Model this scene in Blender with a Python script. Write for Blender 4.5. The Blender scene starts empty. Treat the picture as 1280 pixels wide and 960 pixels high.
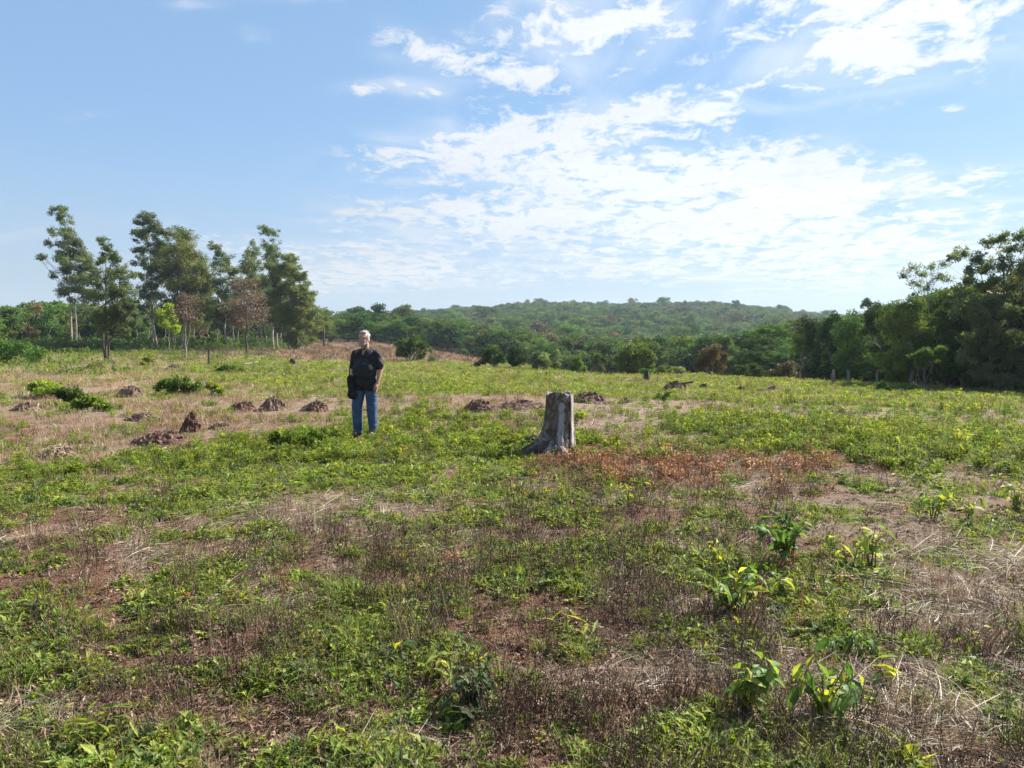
import bpy, math, random
import numpy as np
from mathutils import Vector, Matrix, Euler

random.seed(7)
rng = np.random.default_rng(7)
SC = bpy.context.scene
COL = SC.collection
R = math.radians

# ------------------------------------------------------------------ camera, sky, sun, exposure
FPX = 950.0                       # focal length in photograph pixels (1280 wide)
HOR = 425.0                       # row of the true horizon
PITCH = math.atan((480 - HOR) / FPX)
CAM_Z = 1.6
SUN_AZ, SUN_EL = 58.0, 40.0       # degrees clockwise from +Y (the view direction), and above the horizon
SKY_STRENGTH = 0.0635
SUN_STRENGTH = 5.0

cam_d = bpy.data.cameras.new('camera')
cam_d.sensor_width = 36.0
cam_d.lens = FPX / 1280 * 36
cam_d.clip_start = 0.05
cam_d.clip_end = 9000
cam = bpy.data.objects.new('camera', cam_d)
cam.location = (0, 0, CAM_Z)
cam.rotation_euler = (math.pi / 2 - PITCH, 0, 0)
COL.objects.link(cam)
SC.camera = cam

SC.view_settings.view_transform = 'Standard'
SC.view_settings.look = 'None'
SC.view_settings.exposure = 1.5
SC.view_settings.gamma = 1.0
SC.render.engine = 'CYCLES'
SC.cycles.max_bounces = 6
SC.cycles.diffuse_bounces = 3
SC.cycles.transmission_bounces = 4
SC.cycles.volume_bounces = 0
SC.cycles.use_denoising = True


def px2dir(px, py):
    x = (px - 640) / FPX
    u = -(py - 480) / FPX
    c, s = math.cos(PITCH), math.sin(PITCH)
    return Vector((x, c + u * s, -s + u * c))


class NT:
    """tiny helper for math on node sockets"""
    def __init__(self, tree):
        self.t = tree; self.n = tree.nodes; self.l = tree.links
    def node(self, kind, **kw):
        nd = self.n.new(kind)
        for k, v in kw.items():
            setattr(nd, k, v)
        return nd
    def put(self, sock, v):
        if isinstance(v, bpy.types.NodeSocket):
            self.l.new(v, sock)
        else:
            sock.default_value = v
    def m(self, op, a, b=None, c=None, clamp=False):
        nd = self.n.new('ShaderNodeMath'); nd.operation = op; nd.use_clamp = clamp
        self.put(nd.inputs[0], a)
        if b is not None: self.put(nd.inputs[1], b)
        if c is not None: self.put(nd.inputs[2], c)
        return nd.outputs[0]
    def sst(self, v, a, b, lo=0.0, hi=1.0):
        nd = self.n.new('ShaderNodeMapRange'); nd.interpolation_type = 'SMOOTHSTEP'
        self.put(nd.inputs[0], v)
        for i, x in zip((1, 2, 3, 4), (a, b, lo, hi)):
            self.put(nd.inputs[i], x)
        return nd.outputs[0]
    def noise(self, vec, scale, detail=4, rough=0.55, dist=0.0, lac=2.0, col=False):
        nd = self.n.new('ShaderNodeTexNoise')
        if vec is not None: self.l.new(vec, nd.inputs['Vector'])
        nd.inputs['Scale'].default_value = scale
        nd.inputs['Detail'].default_value = detail
        nd.inputs['Roughness'].default_value = rough
        nd.inputs['Lacunarity'].default_value = lac
        nd.inputs['Distortion'].default_value = dist
        return nd.outputs['Color' if col else 'Fac']
    def mix(self, f, a, b, mode='MIX'):
        nd = self.n.new('ShaderNodeMix'); nd.data_type = 'RGBA'; nd.blend_type = mode
        self.put(nd.inputs[0], f)
        self.put(nd.inputs[6], a if isinstance(a, bpy.types.NodeSocket) else (*a, 1))
        self.put(nd.inputs[7], b if isinstance(b, bpy.types.NodeSocket) else (*b, 1))
        return nd.outputs[2]
    def comb(self, x, y, z=0.0):
        nd = self.n.new('ShaderNodeCombineXYZ')
        self.put(nd.inputs[0], x); self.put(nd.inputs[1], y); self.put(nd.inputs[2], z)
        return nd.outputs[0]
    def ramp(self, f, stops):
        nd = self.n.new('ShaderNodeValToRGB')
        el = nd.color_ramp.elements
        while len(el) < len(stops): el.new(0.5)
        for e, (p, c) in zip(el, stops):
            e.position = p; e.color = (*c, 1)
        self.put(nd.inputs[0], f)
        return nd.outputs[0]


def build_world():
    w = bpy.data.worlds.new('World'); SC.world = w; w.use_nodes = True
    t = NT(w.node_tree); t.n.clear()
    sky = t.node('ShaderNodeTexSky', sky_type='NISHITA', sun_disc=False)
    sky.sun_elevation = R(SUN_EL); sky.sun_rotation = R(SUN_AZ)
    sky.altitude = 200; sky.air_density = 1.0; sky.dust_density = 0.3; sky.ozone_density = 2.5
    tc = t.node('ShaderNodeTexCoord')
    sp = t.node('ShaderNodeSeparateXYZ'); t.l.new(tc.outputs['Generated'], sp.inputs[0])
    x, y, z = sp.outputs
    # thin mid-level cloud sheet seen in perspective (direction divided by height)
    zz = t.m('ADD', t.m('MAXIMUM', z, 0.0), 0.10)
    P = t.comb(t.m('DIVIDE', x, zz), t.m('DIVIDE', y, zz), 0.0)
    P2 = t.comb(t.m('ADD', t.m('DIVIDE', x, zz), 3.7), t.m('MULTIPLY', t.m('DIVIDE', y, zz), 0.8), 2.0)
    big = t.noise(P, 1.1, 8, 0.60, 0.6)
    flake = t.noise(P2, 7.5, 8, 0.70, 0.35)
    wisp = t.noise(P, 2.3, 4, 0.5, 1.2)
    # where the sheet is thick: directions (u right, v up of the view axis)
    yy = t.m('MAXIMUM', y, 0.05)
    wv = t.noise(tc.outputs['Generated'], 3.5, 5, 0.6, 0.0, col=True)
    ws = t.node('ShaderNodeSeparateXYZ'); t.l.new(wv, ws.inputs[0])
    u = t.m('ADD', t.m('DIVIDE', x, yy), t.m('MULTIPLY', t.m('SUBTRACT', ws.outputs[0], 0.5), 0.16))
    v = t.m('ADD', t.m('DIVIDE', z, yy), t.m('MULTIPLY', t.m('SUBTRACT', ws.outputs[1], 0.5), 0.10))
    cover = None
    blobs = [  # px, py, rx, ry, tilt(deg, + rises to the right), strength
        (600, 185, 125, 30, 8, 0.85), (800, 235, 210, 44, -4, 1.15), (1000, 220, 140, 34, -6, 0.8), (860, 145, 150, 28, 10, 0.85),
        (680, 280, 200, 20, -2, 0.95), (1010, 260, 180, 22, 9, 0.9), (1230, 264, 100, 16, 3, 0.85), (1220, 232, 80, 14, 10, 0.75),
        (1080, 35, 150, 60, 0, 1.0), (1190, 12, 90, 22, 10, 0.7), (960, 5, 90, 30, 0, .5), (765, 45, 95, 44, 5, 0.95), (635, 98, 75, 26, -10, 0.85), (690, 38, 36, 30, 0, .6),
        (535, 80, 60, 18, -14, 0.8), (462, 119, 45, 9, -2, 0.66), (520, 120, 40, 10, -10, .5), (314, 48, 18, 8, -10, 0.5), (240, 3, 30, 8, 0, .5), (380, 2, 60, 7, 0, .5),
        (1190, 142, 16, 7, 0, 0.5), (1150, 196, 26, 7, 0, 0.5), (1120, 95, 40, 9, 10, 0.5), (120, 152, 26, 6, 0, .25),
        (330, 296, 120, 12, -3, 0.6), (560, 320, 280, 24, 0, 0.62), (1060, 306, 240, 30, 0, 0.8), (860, 340, 300, 20, 0, .6), (560, 264, 70, 10, 0, 0.6), (440, 340, 200, 18, 0, .5), (20, 300, 70, 12, 0, 0.25), (10, 97, 22, 6, 0, .2)]
    for bx, by, rx, ry, tl, st in blobs:
        d = px2dir(bx, by)
        bu, bv = d.x / d.y, d.z / d.y
        a = R(tl); ca, sa = math.cos(a), math.sin(a)
        du = t.m('SUBTRACT', u, bu); dv = t.m('SUBTRACT', v, bv)
        e1 = t.m('MULTIPLY', t.m('ADD', t.m('MULTIPLY', du, ca), t.m('MULTIPLY', dv, sa)), FPX / rx)
        e2 = t.m('MULTIPLY', t.m('SUBTRACT', t.m('MULTIPLY', dv, ca), t.m('MULTIPLY', du, sa)), FPX / ry)
        q = t.m('ADD', t.m('MULTIPLY', e1, e1), t.m('MULTIPLY', e2, e2))
        g = t.m('MULTIPLY', t.m('EXPONENT', t.m('MULTIPLY', q, -0.7)), st)
        cover = g if cover is None else t.m('MAXIMUM', t.m('MULTIPLY', t.m('ADD', cover, g), 0.78), t.m('MAXIMUM', cover, g))
    # behind and beside the view the same broken sheet goes on
    side = t.sst(y, 0.45, 0.15)
    cover = t.m('ADD', t.m('MULTIPLY', cover, t.m('SUBTRACT', 1.0, side)), t.m('MULTIPLY', side, t.sst(big, 0.45, 0.62, 0.0, 0.8)))
    tex = t.m('ADD', t.m('MULTIPLY', big, 0.42), t.m('MULTIPLY', flake, 0.75))
    dens = t.m('ADD', t.m('MULTIPLY', cover, 1.04), t.m('MULTIPLY', t.m('SUBTRACT', tex, 0.575), 5.4))
    dens = t.m('MULTIPLY', t.sst(dens, 0.40, 1.12), t.sst(cover, 0.05, 0.40))
    dens = t.m('POWER', dens, 0.95)
    veil = t.m('MULTIPLY', t.sst(wisp, 0.35, 0.75), t.sst(cover, 0.0, 0.5))
    dens = t.m('MAXIMUM', t.m('MULTIPLY', dens, 0.93), t.m('MULTIPLY', veil, 0.50))
    # milky air low down
    low = t.m('MULTIPLY', t.sst(z, 0.27, -0.02), 0.97)
    lowtex = t.m('MULTIPLY', low, t.sst(wisp, 0.2, 0.7, 0.72, 1.0))
    milk = t.mix(0.62, t.mix(1.0, sky.outputs[0], (0.86, 0.90, 0.95), 'MULTIPLY'), (1.85, 3.12, 4.75))
    # clouds are brighter towards the sun
    sd = Vector((math.sin(R(SUN_AZ)) * math.cos(R(SUN_EL)), math.cos(R(SUN_AZ)) * math.cos(R(SUN_EL)), math.sin(R(SUN_EL))))
    dot = t.m('ADD', t.m('ADD', t.m('MULTIPLY', x, sd.x), t.m('MULTIPLY', y, sd.y)), t.m('MULTIPLY', z, sd.z))
    cb = t.sst(dot, 0.2, 0.9, 4.7, 6.0)
    cb = t.m('MULTIPLY', cb, t.m('MULTIPLY', t.sst(big, 0.42, 0.75, 1.04, 0.90), t.sst(flake, 0.3, 0.75, 1.05, 0.93)))
    cc = t.node('ShaderNodeCombineColor')
    t.l.new(t.m('MULTIPLY', cb, 0.955), cc.inputs[0]); t.l.new(t.m('MULTIPLY', cb, 0.985), cc.inputs[1]); t.l.new(t.m('MULTIPLY', cb, 1.03), cc.inputs[2])
    cl = cc.outputs[0]
    lc = t.node('ShaderNodeCombineColor')
    lb = t.sst(dot, 0.1, 0.9, 3.4, 4.2)
    t.l.new(t.m('MULTIPLY', lb, 0.86), lc.inputs[0]); t.l.new(t.m('MULTIPLY', lb, 0.98), lc.inputs[1]); t.l.new(t.m('MULTIPLY', lb, 1.12), lc.inputs[2])
    c1 = t.mix(lowtex, milk, lc.outputs[0])
    c2 = t.mix(dens, c1, cl)
    bg = t.node('ShaderNodeBackground'); bg.inputs[1].default_value = SKY_STRENGTH
    t.l.new(c2, bg.inputs[0])
    out = t.node('ShaderNodeOutputWorld'); t.l.new(bg.outputs[0], out.inputs[0])
    return sd


SUN_DIR = build_world()
sl = bpy.data.lights.new('sun', 'SUN'); sl.energy = SUN_STRENGTH; sl.angle = R(0.53); sl.color = (1.0, 0.955, 0.87)
so = bpy.data.objects.new('sun', sl); so.rotation_euler = SUN_DIR.to_track_quat('Z', 'Y').to_euler(); so.location = (20, 20, 40)
COL.objects.link(so)


# ------------------------------------------------------------------ noise, terrain height, pixel helpers
def vnoise(x, y, seed=0):
    x = np.asarray(x, float); y = np.asarray(y, float)
    xi = np.floor(x).astype(np.int64); yi = np.floor(y).astype(np.int64)
    fx = x - xi; fy = y - yi
    fx = fx * fx * (3 - 2 * fx); fy = fy * fy * (3 - 2 * fy)
    def h(a, b):
        n = (a * 374761393 + b * 668265263 + seed * 144269504) & 0xffffffff
        n = ((n ^ (n >> 13)) * 1274126177) & 0xffffffff
        return ((n ^ (n >> 16)) & 0xffffff) / float(0xffffff)
    return (h(xi, yi) * (1 - fx) + h(xi + 1, yi) * fx) * (1 - fy) + (h(xi, yi + 1) * (1 - fx) + h(xi + 1, yi + 1) * fx) * fy


def fbm(x, y, seed=0, oct=4):
    s = 0; a = 0.5; t = 0
    for k in range(oct):
        s = s + a * vnoise(x * 2 ** k, y * 2 ** k, seed + k * 17); t += a; a *= 0.55
    return s / t


def sst(a, b, v):
    t = np.clip((np.asarray(v, float) - a) / (b - a), 0, 1)
    return t * t * (3 - 2 * t)


def H(x, y):
    x = np.asarray(x, float); y = np.asarray(y, float)
    r = np.hypot(x, y); az = np.degrees(np.arctan2(x, y))
    inside = 1 - sst(55, 95, np.abs(az))
    D = 5.0 * sst(-12, 10, az) * inside
    S = np.interp(az, [-16, -4, 5, 15, 25, 34], [120, 62, 36, 33, 27, 24])
    z = -D * sst(S, S + 90, r)
    z = z - 0.011 * np.clip(r - 14, 0, 60) * sst(-10, 5, az) * inside
    z = z + 0.9 * (1 - sst(-12, 0, az)) * sst(90, 160, r)
    hill = np.interp(az, [-60, -20, -10, -4.8, 0, 3.6, 15, 20, 28, 60], [8, 10, 12, 20, 26, 29, 29, 23, 13, 8])
    hill = hill + 4 * (fbm(x / 130, y / 130, 5) - 0.5)
    z = z + hill * sst(170, 640, r) - 30 * sst(1000, 3000, r)
    z = z + 0.5 * (fbm(x / 9, y / 9, 11) - 0.5) * sst(6, 16, r) * (1 - 0.4 * sst(40, 90, r))
    z = z + 0.10 * (fbm(x / 1.6, y / 1.6, 21) - 0.5) + 0.05 * (fbm(x / 0.35, y / 0.35, 31, 3) - 0.5) * (1 - sst(25, 40, r))
    return z


def Hs(x, y):
    return float(H(np.array([x]), np.array([y]))[0])


def gp(px, py):
    """where the ground is met along the direction of a photograph pixel"""
    d = px2dir(px, py)
    ts = np.geomspace(1.0, 900, 5000)
    X, Y, Z = d.x * ts, d.y * ts, CAM_Z + d.z * ts
    hit = np.nonzero(Z < H(X, Y))[0]
    k = hit[0] if len(hit) else len(ts) - 1
    return Vector((X[k], Y[k], Hs(X[k], Y[k])))


def at(px, py, dist):
    d = px2dir(px, py)
    return Vector((0, 0, CAM_Z)) + d * (dist / d.y)


def gnd(px, dist):
    """ground point in the vertical plane of column px at forward distance dist"""
    x = (px - 640) / FPX * dist * 1.0
    return Vector((x, dist, Hs(x, dist)))


def topix(x, y, z):
    c, s = math.cos(PITCH), math.sin(PITCH)
    dz = z - CAM_Z
    f = y * c - dz * s; u = y * s + dz * c
    return 640 + FPX * x / f, 480 - FPX * u / f


# ------------------------------------------------------------------ mesh helpers
def mesh_np(name, V, F, mat=None, tint=None, smooth=False, extra=None):
    """V (n,3) array, F list of index arrays each (k, 3 or 4)"""
    me = bpy.data.meshes.new(name)
    V = np.asarray(V, np.float32)
    if not isinstance(F, (list, tuple)): F = [F]
    F = [np.asarray(f, np.int32) for f in F if len(f)]
    loops = np.concatenate([f.ravel() for f in F])
    tot = np.concatenate([np.full(len(f), f.shape[1], np.int32) for f in F])
    start = np.concatenate([[0], np.cumsum(tot)[:-1]]).astype(np.int32)
    me.vertices.add(len(V)); me.vertices.foreach_set('co', V.ravel())
    me.loops.add(len(loops)); me.loops.foreach_set('vertex_index', loops)
    me.polygons.add(len(tot)); me.polygons.foreach_set('loop_start', start); me.polygons.foreach_set('loop_total', tot)
    me.update(calc_edges=True)
    me.polygons.foreach_set('use_smooth', np.full(len(tot), smooth))
    if tint is not None:
        a = me.attributes.new('tint', 'FLOAT', 'POINT'); a.data.foreach_set('value', np.asarray(tint, np.float32))
    for k, v in (extra or {}).items():
        a = me.attributes.new(k, 'FLOAT', 'POINT'); a.data.foreach_set('value', np.asarray(v, np.float32))
    if mat: me.materials.append(mat)
    me.validate()
    return me


def obj(name, me, parent=None, link=True):
    o = bpy.data.objects.new(name, me)
    if link: COL.objects.link(o)
    if parent: o.parent = parent
    return o


def tag(o, label=None, cat=None, group=None, kind=None):
    if label: o['label'] = label
    if cat: o['category'] = cat
    if group: o['group'] = group
    if kind: o['kind'] = kind
    return o


def thing(name, label, cat, loc=(0, 0, 0), group=None, rz=0.0):
    o = bpy.data.objects.new(name, None); COL.objects.link(o)
    o.location = loc; o.rotation_euler = (0, 0, rz)
    return tag(o, label, cat, group)


def copy_tree(o, parent=None):
    c = o.copy(); COL.objects.link(c); c.parent = parent
    for ch in list(o.children): copy_tree(ch, c)
    return c


class MB:
    def __init__(self): self.v = []; self.f3 = []; self.f4 = []; self.t = []; self.n = 0
    def add(self, V, F3=None, F4=None, tint=None):
        V = np.asarray(V, float).reshape(-1, 3)
        self.v.append(V)
        if F3 is not None and len(F3): self.f3.append(np.asarray(F3) + self.n)
        if F4 is not None and len(F4): self.f4.append(np.asarray(F4) + self.n)
        self.t.append(np.broadcast_to(np.asarray(0.5 if tint is None else tint, float), (len(V),)))
        self.n += len(V)
    def tube(self, pts, rad, n=6, tint=None, cap=True, jag=0.0):
        pts = np.asarray([tuple(p) for p in pts], float); rad = np.broadcast_to(np.asarray(rad, float), (len(pts),))
        tan = np.gradient(pts, axis=0); tan /= np.linalg.norm(tan, axis=1)[:, None] + 1e-9
        ref = np.array([0.13, 0.92, 0.31]); V = []
        for p, r, tg in zip(pts, rad, tan):
            a = np.cross(tg, ref); a /= np.linalg.norm(a) + 1e-9
            b = np.cross(tg, a)
            th = np.arange(n) / n * 2 * math.pi
            rr = r * (1 + jag * rng.uniform(-1, 1, n)) if jag else r
            V.append(p + (np.cos(th) * rr)[:, None] * a + (np.sin(th) * rr)[:, None] * b)
        V = np.concatenate(V); m = len(pts)
        i, j = np.meshgrid(np.arange(m - 1), np.arange(n), indexing='ij')
        j2 = (j + 1) % n
        F = np.stack([i * n + j, i * n + j2, (i + 1) * n + j2, (i + 1) * n + j], -1).reshape(-1, 4)
        F3 = []
        if cap:
            V = np.concatenate([V, pts[:1], pts[-1:]])
            c0, c1 = m * n, m * n + 1
            F3 = [(c0, (k + 1) % n, k) for k in range(n)] + [(c1, (m - 1) * n + k, (m - 1) * n + (k + 1) % n) for k in range(n)]
        self.add(V, F3, F, tint)
    def ellipsoid(self, c, r, n=12, m=8, tint=None, rot=None):
        th = np.linspace(0, math.pi, m + 1)[1:-1]; ph = np.arange(n) / n * 2 * math.pi
        V = [(0, 0, 1)] + [(math.sin(a) * math.cos(b), math.sin(a) * math.sin(b), math.cos(a)) for a in th for b in ph] + [(0, 0, -1)]
        V = np.array(V) * np.asarray(r, float)
        if rot is not None: V = V @ np.array(Euler(rot).to_matrix()).T
        V = V + np.asarray(tuple(c), float)
        F4 = [(1 + i * n + k, 1 + (i + 1) * n + k, 1 + (i + 1) * n + (k + 1) % n, 1 + i * n + (k + 1) % n) for i in range(len(th) - 1) for k in range(n)]
        L = 1 + (len(th) - 1) * n
        F3 = [(0, 1 + k, 1 + (k + 1) % n) for k in range(n)] + [(len(V) - 1, L + (k + 1) % n, L + k) for k in range(n)]
        self.add(V, F3, F4, tint)
    def arrays(self):
        F = []
        if self.f4: F.append(np.concatenate(self.f4))
        if self.f3: F.append(np.concatenate(self.f3))
        return np.concatenate(self.v), F, np.concatenate(self.t)
    def mesh(self, name, mat, smooth=False):
        V, F, t = self.arrays()
        return mesh_np(name, V, F, mat, t, smooth)
    def build(self, name, mat, parent=None, smooth=False):
        return obj(name, self.mesh(name, mat, smooth), parent)


def rnd(a, b): return float(rng.uniform(a, b))


# ------------------------------------------------------------------ materials
def new_mat(name):
    m = bpy.data.materials.new(name); m.use_nodes = True
    t = NT(m.node_tree); t.n.clear()
    return m, t, t.node('ShaderNodeOutputMaterial')


def leaf_mat(name, stops, trans=0.42, rough=0.55, objvar=0.35, hue=0.02, spec=0.35, tcol=(1.15, 1.2, 0.5)):
    m, t, out = new_mat(name)
    at_ = t.node('ShaderNodeAttribute', attribute_name='tint')
    oi = t.node('ShaderNodeObjectInfo')
    f = t.m('ADD', at_.outputs['Fac'], t.m('MULTIPLY', t.m('SUBTRACT', oi.outputs['Random'], 0.5), objvar), clamp=True)
    col = t.ramp(f, stops)
    hs = t.node('ShaderNodeHueSaturation')
    r2 = t.m('FRACT', t.m('MULTIPLY', oi.outputs['Random'], 37.7))
    r3 = t.m('FRACT', t.m('MULTIPLY', oi.outputs['Random'], 91.3))
    t.l.new(t.m('ADD', t.m('MULTIPLY', t.m('SUBTRACT', r2, 0.5), hue * 2), 0.5), hs.inputs['Hue'])
    t.l.new(t.m('ADD', t.m('MULTIPLY', t.m('SUBTRACT', r3, 0.5), 0.5), 1.0), hs.inputs['Value'])
    t.l.new(col, hs.inputs['Color'])
    pb = t.node('ShaderNodeBsdfPrincipled'); pb.inputs['Roughness'].default_value = rough
    pb.inputs['Specular IOR Level'].default_value = spec
    t.l.new(hs.outputs[0], pb.inputs['Base Color'])
    tr = t.node('ShaderNodeBsdfTranslucent')
    t.l.new(t.mix(1.0, hs.outputs[0], tcol, 'MULTIPLY'), tr.inputs[0])
    mx = t.node('ShaderNodeMixShader'); mx.inputs[0].default_value = trans
    t.l.new(pb.outputs[0], mx.inputs[1]); t.l.new(tr.outputs[0], mx.inputs[2])
    t.l.new(mx.outputs[0], out.inputs[0])
    return m


def solid_mat(name, c1, c2, scale=8.0, rough=0.85, bump=0.3, bscale=None, stretch=(1, 1, 1), c3=None, spec=0.3, dist=0.5):
    m, t, out = new_mat(name)
    tc = t.node('ShaderNodeTexCoord'); mp = t.node('ShaderNodeMapping'); mp.inputs['Scale'].default_value = stretch
    t.l.new(tc.outputs['Object'], mp.inputs[0])
    n1 = t.noise(mp.outputs[0], scale, 6, 0.62, dist)
    stops = [(0.32, c1), (0.68, c2)] if c3 is None else [(0.30, c1), (0.5, c2), (0.66, c3)]
    col = t.ramp(n1, stops)
    pb = t.node('ShaderNodeBsdfPrincipled'); pb.inputs['Roughness'].default_value = rough
    pb.inputs['Specular IOR Level'].default_value = spec
    t.l.new(col, pb.inputs['Base Color'])
    if bump:
        bn = t.node('ShaderNodeBump'); bn.inputs['Strength'].default_value = bump; bn.inputs['Distance'].default_value = 0.02
        t.l.new(t.noise(mp.outputs[0], bscale or scale * 3, 6, 0.65), bn.inputs['Height'])
        t.l.new(bn.outputs[0], pb.inputs['Normal'])
    t.l.new(pb.outputs[0], out.inputs[0])
    return m


G1, G2, G3 = (0.030, 0.060, 0.014), (0.075, 0.125, 0.025), (0.15, 0.20, 0.045)
M = {}
M['weed'] = leaf_mat('weed leaf', [(0.0, (0.060, 0.088, 0.018)), (0.4, (0.145, 0.195, 0.036)), (0.75, (0.25, 0.305, 0.058)), (1.0, (0.42, 0.42, 0.10))], 0.5, hue=0.03, tcol=(1.4, 1.35, .4), spec=.2, rough=.65)
M['bigleaf'] = leaf_mat('broad sapling leaf', [(0.0, (0.035, 0.08, 0.030)), (0.4, (0.08, 0.16, 0.035)), (0.75, (0.20, 0.27, 0.05)), (1.0, (0.42, 0.40, 0.075))], 0.5, 0.55, 0.0, 0.0, 0.3)
M['darkleaf'] = leaf_mat('dull dark weed leaf', [(0.0, (0.035, 0.065, 0.03)), (0.6, (0.075, 0.12, 0.045)), (1.0, (0.15, 0.20, 0.08))], 0.35, 0.65, 0.1, 0.01, 0.2)
M['yellowleaf'] = leaf_mat('yellow green leaf', [(0.0, (0.12, 0.19, 0.02)), (0.5, (0.28, 0.34, 0.03)), (1.0, (0.42, 0.40, 0.05))], 0.5, objvar=0.1)
M['grass'] = leaf_mat('green grass blade', [(0.0, (0.08, 0.11, 0.025)), (0.5, (0.18, 0.235, 0.042)), (1.0, (0.35, 0.36, 0.09))], 0.4, hue=0.02)
M['fieldgrass'] = leaf_mat('far field grass blade', [(0.0, (0.09, 0.12, 0.03)), (0.5, (0.20, 0.25, 0.050)), (1.0, (0.37, 0.365, 0.11))], 0.4, hue=0.02)
M['straw'] = leaf_mat('straw', [(0.0, (0.18, 0.13, 0.09)), (0.5, (0.34, 0.27, 0.19)), (1.0, (0.66, 0.59, 0.47))], 0.2, 0.6, tcol=(1, .9, .7), hue=0.01)
M['tan'] = leaf_mat('dry pinkish grass', [(0.0, (0.17, 0.09, 0.055)), (0.5, (0.34, 0.21, 0.13)), (1.0, (0.50, 0.38, 0.22))], 0.3, 0.6, tcol=(1, .9, .7), hue=0.01)
M['stalk'] = leaf_mat('dark dry stalk', [(0.0, (0.045, 0.025, 0.016)), (0.6, (0.10, 0.06, 0.04)), (1.0, (0.20, 0.13, 0.085))], 0.1, 0.7, tcol=(1, .8, .6), hue=0.01)
M['rust'] = leaf_mat('rusty dead leaf', [(0.0, (0.10, 0.05, 0.03)), (0.5, (0.29, 0.14, 0.065)), (1.0, (0.50, 0.30, 0.15))], 0.3, 0.6, tcol=(1.1, .85, .55), hue=0.01)
M['litter'] = leaf_mat('leaf litter', [(0.0, (0.06, 0.033, 0.022)), (0.6, (0.18, 0.10, 0.065)), (1.0, (0.36, 0.26, 0.18))], 0.1, 0.7, tcol=(1, .8, .6), hue=0.01)
M['crown_a'] = leaf_mat('forest leaf', [(0.0, (0.028, 0.056, 0.016)), (0.5, (0.064, 0.112, 0.028)), (1.0, (0.14, 0.20, 0.05))], 0.25, 0.75, 0.85, 0.035, 0.15)
M['crown_b'] = leaf_mat('light forest leaf', [(0.0, (0.045, 0.09, 0.018)), (0.5, (0.09, 0.16, 0.03)), (1.0, (0.16, 0.22, 0.05))], 0.3, 0.75, 0.5, 0.03, 0.15)
M['crown_c'] = leaf_mat('olive brown forest leaf', [(0.0, (0.06, 0.05, 0.022)), (0.5, (0.12, 0.10, 0.045)), (1.0, (0.22, 0.16, 0.07))], 0.3, 0.6, 0.5, 0.03, tcol=(1.1, 1, .6))
M['euc'] = leaf_mat('eucalyptus leaf', [(0.0, (0.042, 0.070, 0.022)), (0.5, (0.098, 0.138, 0.040)), (1.0, (0.20, 0.23, 0.075))], 0.35, 0.6, 0.15, 0.01, 0.5)
M['euc_y'] = leaf_mat('lighter eucalyptus leaf', [(0.0, (0.07, 0.095, 0.022)), (0.5, (0.15, 0.185, 0.042)), (1.0, (0.27, 0.29, 0.08))], 0.4, 0.6, 0.15, 0.01, 0.5)
M['airy'] = leaf_mat('grey green feathery leaf', [(0.0, (0.06, 0.085, 0.045)), (0.5, (0.12, 0.16, 0.085)), (1.0, (0.22, 0.25, 0.14))], 0.48, 0.75, 0.1, 0.01, 0.15)
M['deadcrown'] = leaf_mat('withered brown leaf', [(0.0, (0.09, 0.064, 0.042)), (0.5, (0.18, 0.130, 0.086)), (1.0, (0.30, 0.23, 0.155))], 0.2, 0.6, 0.1, 0.01, tcol=(1.1, .85, .6))
M['orange'] = leaf_mat('orange tinged leaf', [(0.0, (0.055, 0.07, 0.022)), (0.5, (0.13, 0.11, 0.038)), (1.0, (0.25, 0.165, 0.06))], 0.3, 0.6, 0.1, 0.01, tcol=(1.1, .9, .5))
M['bark'] = solid_mat('grey bark', (0.10, 0.085, 0.07), (0.26, 0.23, 0.20), 6, stretch=(3, 3, 0.7))
M['palebark'] = solid_mat('pale eucalyptus bark', (0.14, 0.115, 0.095), (0.42, 0.38, 0.33), 2.2, stretch=(3, 3, 0.6))
M['darkbark'] = solid_mat('dark bark', (0.035, 0.025, 0.02), (0.11, 0.08, 0.06), 6, stretch=(3, 3, 0.7))
M['driftwood'] = solid_mat('bleached dead wood', (0.20, 0.17, 0.14), (0.55, 0.50, 0.44), 9, stretch=(2, 2, 2))
M['char'] = solid_mat('charred wood', (0.012, 0.011, 0.011), (0.07, 0.055, 0.05), 9, bump=0.8, rough=0.75)
M['mound'] = solid_mat('dark reddish earth', (0.034, 0.019, 0.014), (0.105, 0.054, 0.037), 7, bump=1.0, bscale=30, c3=(0.20, 0.115, 0.08))
M['palemound'] = solid_mat('dusty earth and straw', (0.06, 0.034, 0.024), (0.13, 0.08, 0.055), 8, bump=1.0, bscale=30, c3=(0.25, 0.17, 0.12))
M['stem'] = solid_mat('green brown stem', (0.07, 0.055, 0.025), (0.15, 0.14, 0.06), 20, bump=0)


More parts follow.
